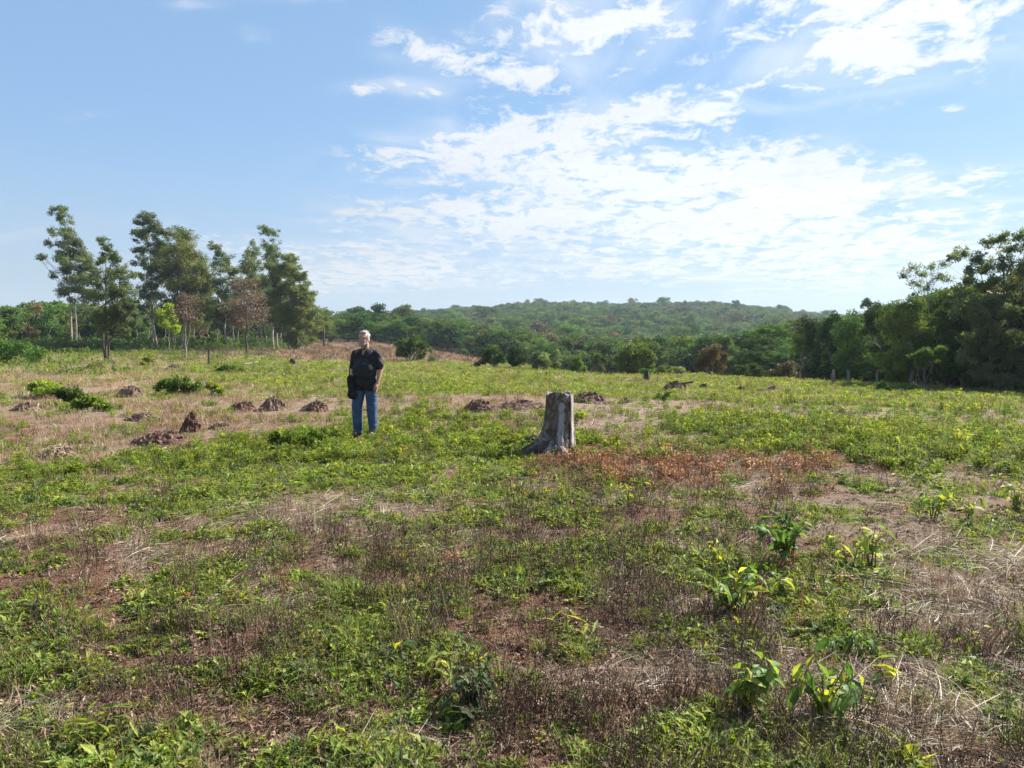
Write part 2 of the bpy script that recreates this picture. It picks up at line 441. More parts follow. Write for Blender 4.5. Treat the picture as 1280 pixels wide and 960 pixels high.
def ground_mat():
    m, t, out = new_mat('red field soil with litter')
    tc = t.node('ShaderNodeTexCoord')
    P = tc.outputs['Object']
    ag = t.node('ShaderNodeAttribute', attribute_name='green').outputs['Fac']
    ad = t.node('ShaderNodeAttribute', attribute_name='dry').outputs['Fac']
    ar = t.node('ShaderNodeAttribute', attribute_name='red').outputs['Fac']
    n1 = t.noise(P, 3.0, 8, 0.68, 0.4)
    n2 = t.noise(P, 38.0, 5, 0.7, 1.5)
    n3 = t.noise(P, 150.0, 3, 0.7, 1.0)
    n4 = t.noise(P, 0.8, 6, 0.6)
    soil = t.ramp(n1, [(0.3, (0.055, 0.024, 0.015)), (0.5, (0.125, 0.052, 0.028)), (0.7, (0.21, 0.098, 0.056))])
    litter = t.ramp(n3, [(0.35, (0.06, 0.038, 0.026)), (0.5, (0.19, 0.13, 0.09)), (0.62, (0.38, 0.29, 0.21))])
    c = t.mix(t.sst(t.m('ADD', n2, t.m('MULTIPLY', ad, 0.30)), 0.46, 0.66), soil, litter)
    green = t.ramp(n2, [(0.3, (0.05, 0.085, 0.018)), (0.55, (0.12, 0.18, 0.035)), (0.7, (0.21, 0.25, 0.06))])
    gm = t.m('MULTIPLY', t.sst(t.m('ADD', t.m('MULTIPLY', n1, 0.7), t.m('MULTIPLY', ag, 0.75)), 0.58, 0.95), 0.85)
    c = t.mix(gm, c, green)
    redg = t.ramp(n4, [(0.3, (0.16, 0.11, 0.08)), (0.5, (0.27, 0.19, 0.13)), (0.7, (0.36, 0.29, 0.17))])
    c = t.mix(ar, c, redg)
    pb = t.node('ShaderNodeBsdfPrincipled'); pb.inputs['Roughness'].default_value = 0.95; pb.inputs['Specular IOR Level'].default_value = 0.12
    t.l.new(c, pb.inputs['Base Color'])
    b1 = t.node('ShaderNodeBump'); b1.inputs['Strength'].default_value = 0.9; b1.inputs['Distance'].default_value = 0.03
    t.l.new(n2, b1.inputs['Height'])
    b2 = t.node('ShaderNodeBump'); b2.inputs['Strength'].default_value = 0.8; b2.inputs['Distance'].default_value = 0.008
    t.l.new(n3, b2.inputs['Height']); t.l.new(b1.outputs[0], b2.inputs['Normal'])
    t.l.new(b2.outputs[0], pb.inputs['Normal'])
    t.l.new(pb.outputs[0], out.inputs[0])
    return m


# ------------------------------------------------------------------ what grows where on the field
PATCH = [  # kind, px, py, rx, ry, weight
    ('rust', 860, 590, 160, 20, 1.0), ('rust', 735, 578, 55, 16, 1.2), ('rust', 1010, 588, 70, 10, .5), ('rust', 660, 580, 50, 10, .5), ('rust', 920, 615, 120, 15, .5),
    ('stalk', 780, 645, 160, 40, 0.9), ('stalk', 430, 690, 130, 45, 0.9), ('stalk', 560, 502, 200, 9, 1.1), ('stalk', 330, 640, 130, 22, .4), ('stalk', 950, 500, 230, 9, .9),
    ('stalk', 1120, 610, 120, 25, .5), ('stalk', 700, 740, 250, 60, .5), ('stalk', 250, 740, 200, 40, .4), ('stalk', 600, 860, 400, 90, .35), ('stalk', 1130, 540, 160, 10, .5),
    ('green', 460, 585, 170, 28, .9), ('green', 1010, 540, 190, 20, .8), ('green', 560, 820, 130, 55, .8), ('green', 900, 520, 170, 14, .5), ('green', 1180, 570, 150, 40, .45),
    ('green', 60, 850, 110, 60, .45), ('green', 300, 860, 120, 60, .35), ('green', 640, 480, 300, 10, .9), ('green', 1150, 495, 200, 12, 1.0), ('green', 260, 610, 120, 20, .5),
    ('green', 640, 730, 130, 40, .4), ('green', 380, 545, 60, 12, .7), ('green', 380, 460, 110, 6, .9), ('green', 1000, 760, 60, 60, .2), ('green', 100, 640, 150, 15, .35), ('green', 860, 720, 70, 35, .5), ('green', 960, 560, 100, 15, .5),
    ('straw', 1010, 508, 160, 7, .6), ('straw', 1160, 528, 120, 8, .6), ('straw', 1080, 600, 130, 12, .5), ('tan', 560, 500, 160, 8, .6), ('tan', 1100, 560, 140, 9, .4), ('straw', 780, 528, 75, 22, 1.2), ('straw', 740, 505, 60, 8, .8), ('straw', 1190, 740, 130, 55, 1.0), ('straw', 985, 860, 70, 30, .8), ('straw', 190, 700, 110, 25, .6), ('straw', 360, 640, 100, 18, .6), ('straw', 440, 640, 90, 25, .5),
    ('straw', 1150, 900, 150, 60, .8), ('straw', 1080, 650, 120, 22, .5), ('straw', 700, 850, 120, 30, .3), ('straw', 340, 760, 70, 25, .4),
    ('tan', 190, 520, 210, 36, 1.3), ('tan', 120, 475, 200, 16, .7), ('tan', 40, 560, 90, 25, .8), ('tan', 60, 470, 130, 14, .7), ('tan', 330, 490, 130, 10, .4), ('tan', 200, 452, 250, 7, .8), ('tan', 520, 440, 160, 8, .5),
    ('bare', 130, 800, 150, 80, .9), ('bare', 720, 880, 150, 70, 1.0), ('bare', 250, 900, 120, 50, .5), ('bare', 620, 790, 80, 25, .4), ('bare', 60, 610, 70, 15, .5), ('bare', 30, 720, 60, 40, .5), ('bare', 300, 830, 60, 20, .4), ('bare', 470, 900, 60, 30, .4)]


def patch(kind, x, y):
    px, py = topix(x, y, 0.0 * x)
    s = 0
    for k, a, b, rx, ry, w in PATCH:
        if k == kind:
            s = s + w * np.exp(-((px - a) / rx) ** 2 - ((py - b) / ry) ** 2)
    return s


def veg(x, y):
    """returns densities 0..1 of each kind of growth at field points"""
    r = np.hypot(x, y); az = np.degrees(np.arctan2(x, y))
    sc = 1 + r / 25
    n = lambda s, k: fbm(x / (s), y / (s), k, 4)
    small = fbm(x / 0.35, y / 0.35, 71, 3); mid = n(1.3, 41); big = n(5.0, 51)
    bare = patch('bare', x, y)
    tiny = fbm(x / 0.12, y / 0.12, 73, 2)
    g = 0.47 - .09 * sst(8, 16, r) + 0.85 * (mid - 0.5) + 2.4 * (small - 0.5) + 1.2 * (tiny - .5) * (1 - sst(8, 20, r)) + 1.5 * (n(2.6, 61) - .5) * sst(9, 18, r) + 0.4 * (big - 0.5) + 0.75 * patch('green', x, y) - 0.45 * patch('straw', x, y) - 0.38 * bare - 0.45 * patch('rust', x, y) - 0.32 * patch('tan', x, y) - 0.15 * patch('stalk', x, y)
    mid2 = n(1.1, 43); small2 = fbm(x / 0.3, y / 0.3, 77, 3)
    s = 0.24 + .05 * sst(9, 18, r) + 1.1 * (mid2 - 0.5) + 1.2 * (small2 - 0.5) + 0.9 * patch('straw', x, y) - 0.3 * patch('green', x, y) - 0.7 * bare
    k = 0.17 + 0.8 * (n(1.6, 47) - 0.5) + 1.2 * (fbm(x / .4, y / .4, 79, 3) - .5) + 0.40 * patch('stalk', x, y) - .25 * patch('straw', x, y) + 1.3 * (n(3.1, 63) - .56) * sst(9, 18, r)
    tx = np.clip(0.15 + 3.2 * (fbm(x / .3, y / .3, 83, 3) - .33), 0, 1.3)
    ru = 1.1 * patch('rust', x, y) * tx + 0.9 * (n(0.9, 49) - 0.62)
    ta = 1.0 * patch('tan', x, y) * np.clip(.1 + 3.2 * (n(.8, 85) - .35), 0, 1.2) + 0.8 * (n(2.2, 59) - 0.6) + 0.0
    return {q: np.clip(v, 0, 1) for q, v in dict(green=g, straw=s, stalk=k, rust=ru, tan=ta, bare=bare).items()}


def red_field(x, y):
    """the dry reddish slope beyond the green field, left of centre"""
    r = np.hypot(x, y); az = np.degrees(np.arctan2(x, y))
    lft = sst(-31, -25, az)
    start = np.interp(az, [-30, -14, -8, 0, 8, 14], [95, 54, 56, 60, 52, 52])
    return sst(0, 14, r - start + 10 * (fbm(x / 12, y / 12, 91) - 0.5)) * sst(13, 8, az) * lft


# ------------------------------------------------------------------ ground sheet
def build_ground():
    az = np.concatenate([np.arange(-180, -66, 6), np.arange(-66, -36, 0.5), np.arange(-36, 36, 0.22), np.arange(36, 66, 0.5), np.arange(66, 180, 6)])
    rr = np.concatenate([[0.25, 0.6, 1.0], np.geomspace(1.3, 70, 250), np.geomspace(72, 5000, 90)])
    A, Rr = np.meshgrid(np.radians(az), rr)
    X = Rr * np.sin(A); Y = Rr * np.cos(A)
    Z = H(X, Y)
    V = np.stack([X, Y, Z], -1).reshape(-1, 3); na = len(az); nr = len(rr)
    V = np.concatenate([V, [[0, 0, Hs(0, 0)]]])
    i, j = np.meshgrid(np.arange(nr - 1), np.arange(na), indexing='ij'); j2 = (j + 1) % na
    F = np.stack([i * na + j, (i + 1) * na + j, (i + 1) * na + j2, i * na + j2], -1).reshape(-1, 4)
    F3 = np.array([(nr * na, k, (k + 1) % na) for k in range(na)])
    x, y = V[:, 0], V[:, 1]
    vg = veg(x, np.maximum(y, 0.3)); r = np.hypot(x, y)
    red = red_field(x, y)
    g = np.clip(vg['green'] * 0.9, 0, 1) * (1 - red)
    g = np.where(r > 28, np.clip(g + 0.25, 0, 1) * (1 - red), g)
    me = mesh_np('ground', V, [F, F3], ground_mat(), smooth=True, extra=dict(green=g, dry=np.clip(vg['straw'] + 0.5 * vg['tan'], 0, 1), red=np.clip(red + 0.5 * vg['tan'] * sst(14, 30, r), 0, 1)))
    o = obj('ground', me); tag(o, 'rough field of red earth falling away to a wooded valley', None, None, 'structure')
    return o


build_ground()


# ------------------------------------------------------------------ small growth, instanced on points
def scatter(name, protos, pts, yaw, scl, label, tilt=0.12):
    col = bpy.data.collections.new(name + '_sources')
    for p in protos:
        col.objects.link(p)
    me = bpy.data.meshes.new(name); n = len(pts)
    me.vertices.add(n); me.vertices.foreach_set('co', np.asarray(pts, np.float32).ravel())
    a = me.attributes.new('rot', 'FLOAT_VECTOR', 'POINT')
    rot = np.stack([rng.normal(0, tilt, n), rng.normal(0, tilt, n), yaw], -1).astype(np.float32); a.data.foreach_set('vector', rot.ravel())
    a = me.attributes.new('scl', 'FLOAT_VECTOR', 'POINT'); scl = np.asarray(scl, np.float32)
    if scl.ndim == 1: scl = np.stack([scl] * 3, -1)
    a.data.foreach_set('vector', scl.ravel().astype(np.float32))
    a = me.attributes.new('pick', 'INT', 'POINT'); a.data.foreach_set('value', rng.integers(0, len(protos), n).astype(np.int32))
    o = obj(name, me)
    ng = bpy.data.node_groups.new(name, 'GeometryNodeTree')
    ng.interface.new_socket('Geometry', in_out='INPUT', socket_type='NodeSocketGeometry')
    ng.interface.new_socket('Geometry', in_out='OUTPUT', socket_type='NodeSocketGeometry')
    N = ng.nodes; L = ng.links
    gi = N.new('NodeGroupInput'); go = N.new('NodeGroupOutput')
    ci = N.new('GeometryNodeCollectionInfo'); ci.inputs[0].default_value = col; ci.inputs[1].default_value = True; ci.inputs[2].default_value = True
    ip = N.new('GeometryNodeInstanceOnPoints'); ip.inputs['Pick Instance'].default_value = True
    def na(nm, ty):
        q = N.new('GeometryNodeInputNamedAttribute'); q.data_type = ty; q.inputs[0].default_value = nm
        return q.outputs[0]
    L.new(gi.outputs[0], ip.inputs['Points']); L.new(ci.outputs[0], ip.inputs['Instance'])
    L.new(na('pick', 'INT'), ip.inputs['Instance Index'])
    L.new(na('rot', 'FLOAT_VECTOR'), ip.inputs['Rotation']); L.new(na('scl', 'FLOAT_VECTOR'), ip.inputs['Scale'])
    L.new(ip.outputs[0], go.inputs[0])
    md = o.modifiers.new('scatter', 'NODES'); md.node_group = ng
    tag(o, label, None, None, 'stuff')
    return o


def leaf_quads(P, D, Nn, L, W, tint, fold=0.25, bend=0.25):
    """many leaves at once: P base points, D unit directions, Nn unit normals. Six verts, four tris each"""
    n = len(P); S = np.cross(D, Nn); S /= np.linalg.norm(S, axis=1)[:, None] + 1e-9
    L = np.broadcast_to(L, (n,))[:, None]; W = np.broadcast_to(W, (n,))[:, None]
    up = Nn
    a = P
    b = P + D * L * 0.45 - S * W * 0.5 + up * W * fold
    c = P + D * L * 0.45 + S * W * 0.5 + up * W * fold
    d = P + D * L * 0.5
    e = P + D * L - up * L * bend
    V = np.stack([a, b, c, d, e], 1).reshape(-1, 3)
    k = np.arange(n)[:, None] * 5
    F = np.concatenate([k + [0, 3, 1], k + [0, 2, 3], k + [1, 3, 4], k + [3, 2, 4]])
    return V, F, np.repeat(np.broadcast_to(tint, (n,)), 5)


def unit(v): return v / (np.linalg.norm(v, axis=-1, keepdims=True) + 1e-9)


def proto_weed(nl, L, asp, h, spread, mat, seed):
    g = np.random.default_rng(seed)
    nb = max(1, nl // 7)
    base = g.uniform(-spread, spread, (nb, 2))
    pick = g.integers(0, nb, nl)
    th = g.uniform(0, 2 * math.pi, nl); el = g.uniform(0.1, 1.15, nl)
    D = np.stack([np.cos(th) * np.cos(el), np.sin(th) * np.cos(el), np.sin(el)], -1)
    zz = g.uniform(0, h, nl)
    P = np.concatenate([base[pick] + g.normal(0, 0.004, (nl, 2)) + D[:, :2] * L * .15, zz[:, None]], 1)
    Nn = unit(np.stack([-np.cos(th) * np.sin(el), -np.sin(th) * np.sin(el), np.cos(el)], -1) + g.normal(0, 0.25, (nl, 3)))
    Ls = L * g.uniform(0.55, 1.25, nl)
    V, F, t = leaf_quads(P, D, Nn, Ls, Ls * asp, g.uniform(0.15, 0.85, nl))
    mb = MB(); mb.add(V, F, None, t)
    for k in range(nb):
        mb.tube([(base[k][0], base[k][1], -0.02), (base[k][0] + .003, base[k][1], h)], [0.0025, 0.0012], 3, 0.3, False)
    return obj('sprig', mb.mesh('sprig', mat), link=False)


def proto_blades(nb, h, w, spread, lean, mat, seed, segs=3, tlo=.1, thi=.9, flat=False):
    g = np.random.default_rng(seed); mb = MB()
    for k in range(nb):
        a = g.uniform(0, 2 * math.pi); rr = spread * math.sqrt(g.uniform(0, 1))
        p = np.array([rr * math.cos(a), rr * math.sin(a), -0.01]); hh = h * g.uniform(0.45, 1.15)
        d = g.uniform(0, 2 * math.pi); ln = abs(g.normal(0, lean))
        dirv = np.array([math.cos(d), math.sin(d), 0])
        if flat:
            p[2] = g.uniform(0.0, 0.05)
            s2 = np.array([-dirv[1], dirv[0], 0]); cu = g.normal(0, 0.2); zr = g.uniform(-0.1, 0.35)
            pts = [p + dirv * hh * s + s2 * cu * hh * s * s + np.array([0, 0, zr * hh * s * (1.3 - s)]) for s in np.linspace(0, 1, segs + 1)]
        else:
            pts = [p + dirv * ln * hh * s * s + np.array([0, 0, hh * s * (1 - 0.25 * ln * s)]) for s in np.linspace(0, 1, segs + 1)]
        sd = np.array([-dirv[1], dirv[0], 0]) if not flat else unit(np.array([g.normal(), g.normal(), 1.0]))
        tt = g.uniform(0, 1); sd = unit(sd + 0.6 * g.normal(0, 1, 3) * (1, 1, 0.2))
        ws = w * (1 - np.linspace(0, 1, segs + 1) ** 1.6 * 0.92)
        V = []
        for q, wq in zip(pts, ws): V += [q - sd * wq / 2, q + sd * wq / 2]
        F = [(2 * i, 2 * i + 1, 2 * i + 3, 2 * i + 2) for i in range(segs)]
        mb.add(V, None, F, tlo + (thi - tlo) * tt)
    return obj('tuft', mb.mesh('tuft', mat), link=False)


def proto_stalks(nb, h, spread, mat, seed, seeds=True, r=0.0013):
    g = np.random.default_rng(seed); mb = MB()
    for k in range(nb):
        a = g.uniform(0, 2 * math.pi); rr = spread * math.sqrt(g.uniform(0, 1)); hh = h * g.uniform(0.5, 1.2)
        p = np.array([rr * math.cos(a), rr * math.sin(a), -0.01]); l = g.normal(0, 0.20, 2) * hh; t = g.uniform(0, 1)
        pts = [p, p + np.array([l[0] * .3, l[1] * .3, hh * .5]), p + np.array([l[0], l[1], hh])]
        mb.tube(pts, [r * 1.2, r, r * 0.6], 3, t, False)
        if seeds:
            n = g.integers(4, 9); s = g.uniform(0.45, 1, n)
            P = p + np.stack([l[0] * s * s, l[1] * s * s, hh * s], -1); th = g.uniform(0, 6.28, n)
            D = unit(np.stack([np.cos(th), np.sin(th), g.uniform(0.5, 1.6, n)], -1))
            Nn = unit(np.cross(D, g.normal(0, 1, (n, 3))))
            V, F, tt = leaf_quads(P, D, Nn, g.uniform(.010, .022, n), 0.005, np.full(n, t))
            mb.add(V, F, None, tt)
    return obj('stalks', mb.mesh('stalks', mat), link=False)


def rpts(n, r0, r1, p=1.5, half=40):
    u = rng.uniform(0, 1, n); q = 1 - p if abs(1 - p) > 1e-3 else 1e-3
    r = (r0 ** q + u * (r1 ** q - r0 ** q)) ** (1 / q)
    a = np.radians(rng.uniform(-half, half, n))
    return r * np.sin(a), r * np.cos(a)


def place(name, protos, n, r0, r1, key, label, s0=(0.7, 1.3), grow=0.012, p=1.5, extra=None, thr=0.08, tilt=0.12, zvar=True, powr=1.0):
    half = 60 if r1 <= 30 else (48 if r1 <= 60 else 41)
    n = int(n * half / 40)
    x, y = rpts(n, r0, r1, p, half)
    d = veg(x, y)
    dens = (d[key] if isinstance(key, str) else key(d, x, y))
    rf = red_field(x, y)
    st = gnd(692, 10.75)
    if name not in ('leaf_litter', 'straw'):
        for cx, cy, cr in CLEAR: dens = dens * (1 - .8 * np.exp(-(((x - cx) / cr) ** 2 + ((y - cy) / (cr * 1.3)) ** 2) ** 2))
    dens = dens * (1 - .85 * np.exp(-(((x - st.x) / .42) ** 2 + ((y - st.y + .1) / .55) ** 2)))
    if key in ('green', 'rust', 'stalk', 'straw'): dens = dens * (1 - 0.9 * rf)
    keep = (rng.uniform(0, 1, n) < np.clip(dens, 0, 1) ** powr) & (dens > thr)
    x, y, dk = x[keep], y[keep], dens[keep]
    r = np.hypot(x, y)
    z = H(x, y) - 0.004
    s = rng.uniform(*s0, len(x)) * (1 + grow * np.clip(r - 4, 0, 80)) * (0.75 + 0.5 * dk)
    sz = s * rng.uniform(0.55, 1.15, len(x))
    return scatter(name, protos, np.stack([x, y, z], -1), rng.uniform(0, 6.28, len(x)), np.stack([s, s, sz], -1), label, tilt)


CLEAR = []
for a_, b_, w_ in [(193, 560, 80), (235, 543, 40), (170, 529, 50), (272, 540, 40), (299, 518, 44), (338, 516, 44), (391, 517, 48), (599, 518, 56), (652, 514, 64), (738, 507, 60), (846, 491, 44), (25, 517, 44), (457, 549, 22), (664, 566, 34), (158, 500, 40), (880, 489, 24), (930, 491, 24), (968, 491, 24)]:
    q_ = gp(a_, b_); CLEAR.append((q_.x, q_.y, w_ * q_.y / FPX * .62))


def build_growth():
    W = M['weed']
    p1 = [proto_weed(18, 0.026, 0.40, 0.03, 0.03, W, 1), proto_weed(24, 0.032, 0.36, 0.05, 0.03, W, 2), proto_weed(22, 0.022, 0.55, 0.04, 0.04, W, 3), proto_weed(34, 0.034, 0.32, 0.06, 0.05, W, 4), proto_weed(16, 0.055, 0.30, 0.04, 0.03, W, 5), proto_weed(12, 0.06, 0.42, 0.03, 0.04, M['grass'], 8), proto_weed(26, 0.020, 0.7, 0.05, 0.02, W, 6), proto_weed(16, .03, .5, .03, .07, W, 7), proto_weed(22, .034, .42, .05, .04, M['darkleaf'], 9), proto_weed(18, .026, .8, .05, .03, M['grass'], 10)]
    place('leafy_weeds', p1, 48000, 1.6, 16, 'green', 'low bright green leafy weeds spread over the field', grow=0.03, s0=(.55, 1.25))
    p2 = [proto_weed(40, 0.018, 0.65, 0.02, 0.06, W, 11), proto_weed(50, 0.014, 0.7, 0.02, 0.07, W, 12), proto_weed(36, 0.024, 0.5, 0.03, 0.06, W, 13)]
    place('ground_cover', p2, 20000, 1.6, 12, lambda d, x, y: np.clip(d['green'] + 0.08, 0, 1), 'tiny leaved green ground cover creeping on the red soil', grow=0.03)
    p3 = [proto_weed(60, 0.055, 0.3, 0.12, 0.05, W, 21), proto_weed(80, 0.045, 0.35, 0.14, 0.07, W, 22), proto_weed(70, 0.06, 0.28, 0.16, 0.09, W, 23), proto_blades(40, .10, .006, .14, .5, M['straw'], 24)]
    place('weed_patches', p3, 26000, 10, 60, 'green', 'bushy green weeds in the middle of the field', grow=0.010, p=1.2, s0=(.4, 1.1))
    # larger rosettes scattered in front
    p4 = [proto_weed(16, 0.065, 0.28, 0.04, 0.01, W, 31), proto_weed(22, 0.055, 0.34, 0.06, 0.02, W, 32), proto_weed(14, 0.08, 0.22, 0.05, 0.01, W, 33), proto_weed(12, .06, .55, .03, .02, W, 34)]
    place('weed_rosettes', p4, 2000, 1.8, 14, 'green', 'larger pale green rosette weeds dotted over the foreground', grow=0.01, s0=(.5, 1.25), powr=1.6)
    g1 = [proto_blades(16, 0.10, 0.004, 0.03, 0.7, M['grass'], 41), proto_blades(22, 0.13, 0.004, 0.04, 0.6, M['grass'], 42)]
    place('green_grass', g1, 12000, 1.6, 30, lambda d, x, y: np.clip(d['green'] * .8, 0, 1), 'short green grass tufts between the weeds', grow=0.03)
    s1 = [proto_blades(26, 0.18, 0.0025, 0.08, 0, M['straw'], 51, 4, flat=True), proto_blades(34, 0.12, 0.0025, 0.09, 0, M['straw'], 52, 4, flat=True), proto_blades(14, 0.28, 0.003, 0.10, 0, M['straw'], 53, 5, flat=True)]
    place('straw', s1, 12000, 1.6, 26, lambda d, x, y: np.clip(d['straw'] + .04, 0, 1), 'pale straw and dead grass lying flat on the soil', grow=0.03)
    s2 = [proto_blades(26, 0.09, 0.003, 0.06, 0.9, M['straw'], 55), proto_blades(22, 0.12, 0.003, 0.06, 0.8, M['tan'], 56), proto_blades(18, .08, .003, .08, 1.1, M['straw'], 57)]
    place('dry_tufts', s2, 13000, 1.7, 45, lambda d, x, y: np.clip(0.12 + 0.6 * d['straw'] + 0.5 * d['stalk'] + 0.3 * d['tan'], 0, 1), 'dry upright grass tufts among the weeds', grow=0.02, s0=(.5, 1.2))
    k1 = [proto_stalks(7, 0.20, 0.06, M['stalk'], 61), proto_stalks(10, 0.24, 0.09, M['stalk'], 62), proto_stalks(5, 0.28, 0.06, M['stalk'], 63), proto_stalks(9, 0.17, 0.08, M['stalk'], 64, False)]
    place('dry_stalks', k1, 17000, 1.6, 45, lambda d, x, y: np.clip(d['stalk'] * .85 + .02, 0, 1), 'thin dark brown dry stalks standing in the field', grow=0.016, thr=0.01, tilt=0.17)
    r1 = [proto_weed(40, 0.05, 0.35, 0.16, 0.08, M['rust'], 71), proto_weed(50, 0.04, 0.4, 0.13, 0.09, M['rust'], 72), proto_stalks(12, 0.22, 0.08, M['rust'], 73)]
    place('rusty_weeds', r1, 18000, 3, 24, 'rust', 'rust coloured withered weeds around the tree stump', grow=0.01, p=1.0, s0=(.5, 1.1))
    l1 = [proto_weed(20, 0.03, 0.5, 0.008, 0.10, M['litter'], 81), proto_weed(24, 0.022, 0.6, 0.008, 0.12, M['litter'], 82), proto_blades(14, 0.09, 0.003, 0.10, 0, M['litter'], 83, 3, flat=True)]
    place('leaf_litter', l1, 24000, 1.6, 18, lambda d, x, y: 0.55 + 0 * x, 'brown dead leaves and twigs littering the red soil', grow=0.03)
    # tall tan grass on the left and far field
    t1 = [proto_blades(34, 0.19, 0.006, 0.16, 0.6, M['tan'], 91), proto_blades(40, 0.15, 0.006, 0.20, 0.65, M['tan'], 92), proto_blades(30, 0.15, 0.006, 0.16, 0.5, M['straw'], 93)]
    place('tan_grass', t1, 30000, 8, 75, 'tan', 'tall pinkish dry grass on the left of the field', grow=0.012, p=1.0, s0=(.45, 1.05))
    f1 = [proto_blades(60, 0.12, 0.012, 0.34, 0.5, M['fieldgrass'], 101), proto_blades(70, 0.10, 0.012, 0.38, 0.5, M['fieldgrass'], 102), proto_weed(70, 0.08, 0.35, 0.05, 0.30, W, 103), proto_blades(60, 0.12, 0.010, 0.36, 0.5, M['tan'], 104), proto_blades(60, 0.10, 0.010, 0.36, 0.5, M['straw'], 105)]
    place('field_grass', f1, 42000, 22, 110, lambda d, x, y: np.clip(1.3 * d['green'] + 0.05, 0, 1) * (1 - red_field(x, y)), 'light green grass over the far part of the field', grow=0.008, p=0.6, s0=(.5, 1.2))
    f2 = [proto_blades(60, 0.30, 0.02, 0.5, 0.4, M['tan'], 111), proto_blades(60, 0.25, 0.02, 0.5, 0.45, M['straw'], 112), proto_blades(50, .35, .02, .4, .4, M['stalk'], 113)]
    place('red_grass', f2, 22000, 50, 190, lambda d, x, y: red_field(x, y) * 0.9, 'reddish dry grass on the slope before the forest', grow=0.004, p=0.2, s0=(.6, 1.3))
    xs, ys = rpts(1500, 104, 134, 0.1, 36); azs = np.degrees(np.arctan2(xs, ys)); kp = (azs < -16.5) & (rng.uniform(0, 1, 1500) < np.where(azs < -27, 1, .75)); xs, ys = xs[kp], ys[kp]
    sc_ = rng.uniform(2.2, 5.5, len(xs))
    f4 = [proto_weed(160, 0.06, 0.5, 0.26, 0.30, M['crown_a'], 141), proto_weed(160, 0.055, 0.5, 0.30, 0.34, M['crown_b'], 142)]
    scatter('grove_scrub', f4, np.stack([xs, ys, H(xs, ys)], -1), rng.uniform(0, 6.28, len(xs)), np.stack([sc_ * 1.2, sc_ * 1.2, sc_], -1), 'dark green scrub filling the shade behind the eucalyptus grove')
    f3 = [proto_weed(70, 0.10, 0.4, 0.4, 0.35, W, 121), proto_weed(90, 0.09, 0.45, 0.5, 0.4, M['crown_b'], 122)]
    place('undergrowth', f3, 5000, 38, 130, lambda d, x, y: np.clip(0.25 + 2.2 * (fbm(x / 7, y / 7, 131) - .5), 0, 1) * sst(-15, -18, np.degrees(np.arctan2(x, y))), 'low green scrub at the foot of the eucalyptus grove', grow=0.004, p=0.4, s0=(.6, 1.6))


# ------------------------------------------------------------------ trees
def crown_mesh(name, lumps, n, L, mat, seed, sub=7, subr=0.42, droop=0.0, asp=0.5, shell=0.55, sp=(0.45, 0.85)):
    """leaf cloud: lumps (x,y,z,r). Leaves sit on small clumps spread over each lump"""
    g = np.random.default_rng(seed)
    lumps = np.asarray(lumps, float)
    C = []; Rr = []
    for x, y, z, r in lumps:
        d = unit(g.normal(0, 1, (sub, 3)))
        C.append(np.array([x, y, z]) + d * r * g.uniform(*sp, (sub, 1)) * np.array([1, 1, 0.85]))
        Rr.append(np.full(sub, r * subr) * g.uniform(0.6, 1.25, sub))
    C = np.concatenate(C); Rr = np.concatenate(Rr)
    w = Rr ** 2; w /= w.sum()
    k = g.choice(len(C), n, p=w)
    d = unit(g.normal(0, 1, (n, 3)))
    rad = Rr[k] * (shell + (1 - shell) * g.uniform(0, 1, n)) * g.uniform(0.8, 1.15, n)
    P = C[k] + d * rad[:, None] * np.array([1.1, 1.1, 0.8])
    D = unit(d * 0.6 + g.normal(0, 0.7, (n, 3)) + np.array([0, 0, -droop]))
    Nn = unit(np.cross(D, g.normal(0, 1, (n, 3))) + 0.0)
    Ls = L * g.uniform(0.6, 1.3, n)
    S = np.cross(D, Nn)
    a = P; b = P + D * Ls[:, None] * .5 + S * Ls[:, None] * asp * .5; c = P + D * Ls[:, None]; e = P + D * Ls[:, None] * .5 - S * Ls[:, None] * asp * .5
    V = np.stack([a, b, c, e], 1).reshape(-1, 3)
    F = (np.arange(n)[:, None] * 4 + np.arange(4))
    tb = g.uniform(0.2, 0.8, len(C))
    t = np.repeat(np.clip(tb[k] + g.normal(0, 0.14, n), 0, 1), 4)
    return mesh_np(name, V, F, mat, t)


def limbs(mb, base, top, targets, r0, seed=0, n=7, wob=0.04, frac=(0.35, 0.85), cnt=None):
    g = np.random.default_rng(seed)
    base = np.array(base, float); top = np.array(top, float); hgt = np.linalg.norm(top - base)
    s = np.linspace(0, 1, 9)
    w = g.normal(0, wob, (9, 3)) * hgt * np.sin(s * math.pi)[:, None] * np.array([1, 1, 0])
    trunk = base + (top - base) * s[:, None] + w
    rad = r0 * (1 - 0.82 * s) ; rad[0] *= 1.35
    mb.tube(trunk, rad, n, g.uniform(.3, .7))
    tg = list(targets)
    if cnt and len(tg) > cnt: tg = [tg[i] for i in g.choice(len(tg), cnt, replace=False)]
    for q in tg:
        q = np.array(q[:3], float)
        f = np.clip(((q[2] - base[2]) / max(top[2] - base[2], .1)) - g.uniform(0.12, 0.3), *frac)
        i = f * 8; i0 = int(i); p = trunk[i0] + (trunk[min(i0 + 1, 8)] - trunk[i0]) * (i - i0)
        mid = (p + q) / 2 + g.normal(0, .05, 3) * np.linalg.norm(q - p) + np.array([0, 0, -0.06 * np.linalg.norm(q - p)])
        rr = r0 * (1 - 0.82 * f) * 0.55
        mb.tube([p, mid, q], [rr, rr * .7, rr * .25], 5, .5, False)
        for _ in range(2):
            e = q + g.normal(0, 1, 3) * np.linalg.norm(q - p) * 0.22
            mb.tube([mid * .4 + q * .6, e], [rr * .4, rr * .1], 4, .5, False)


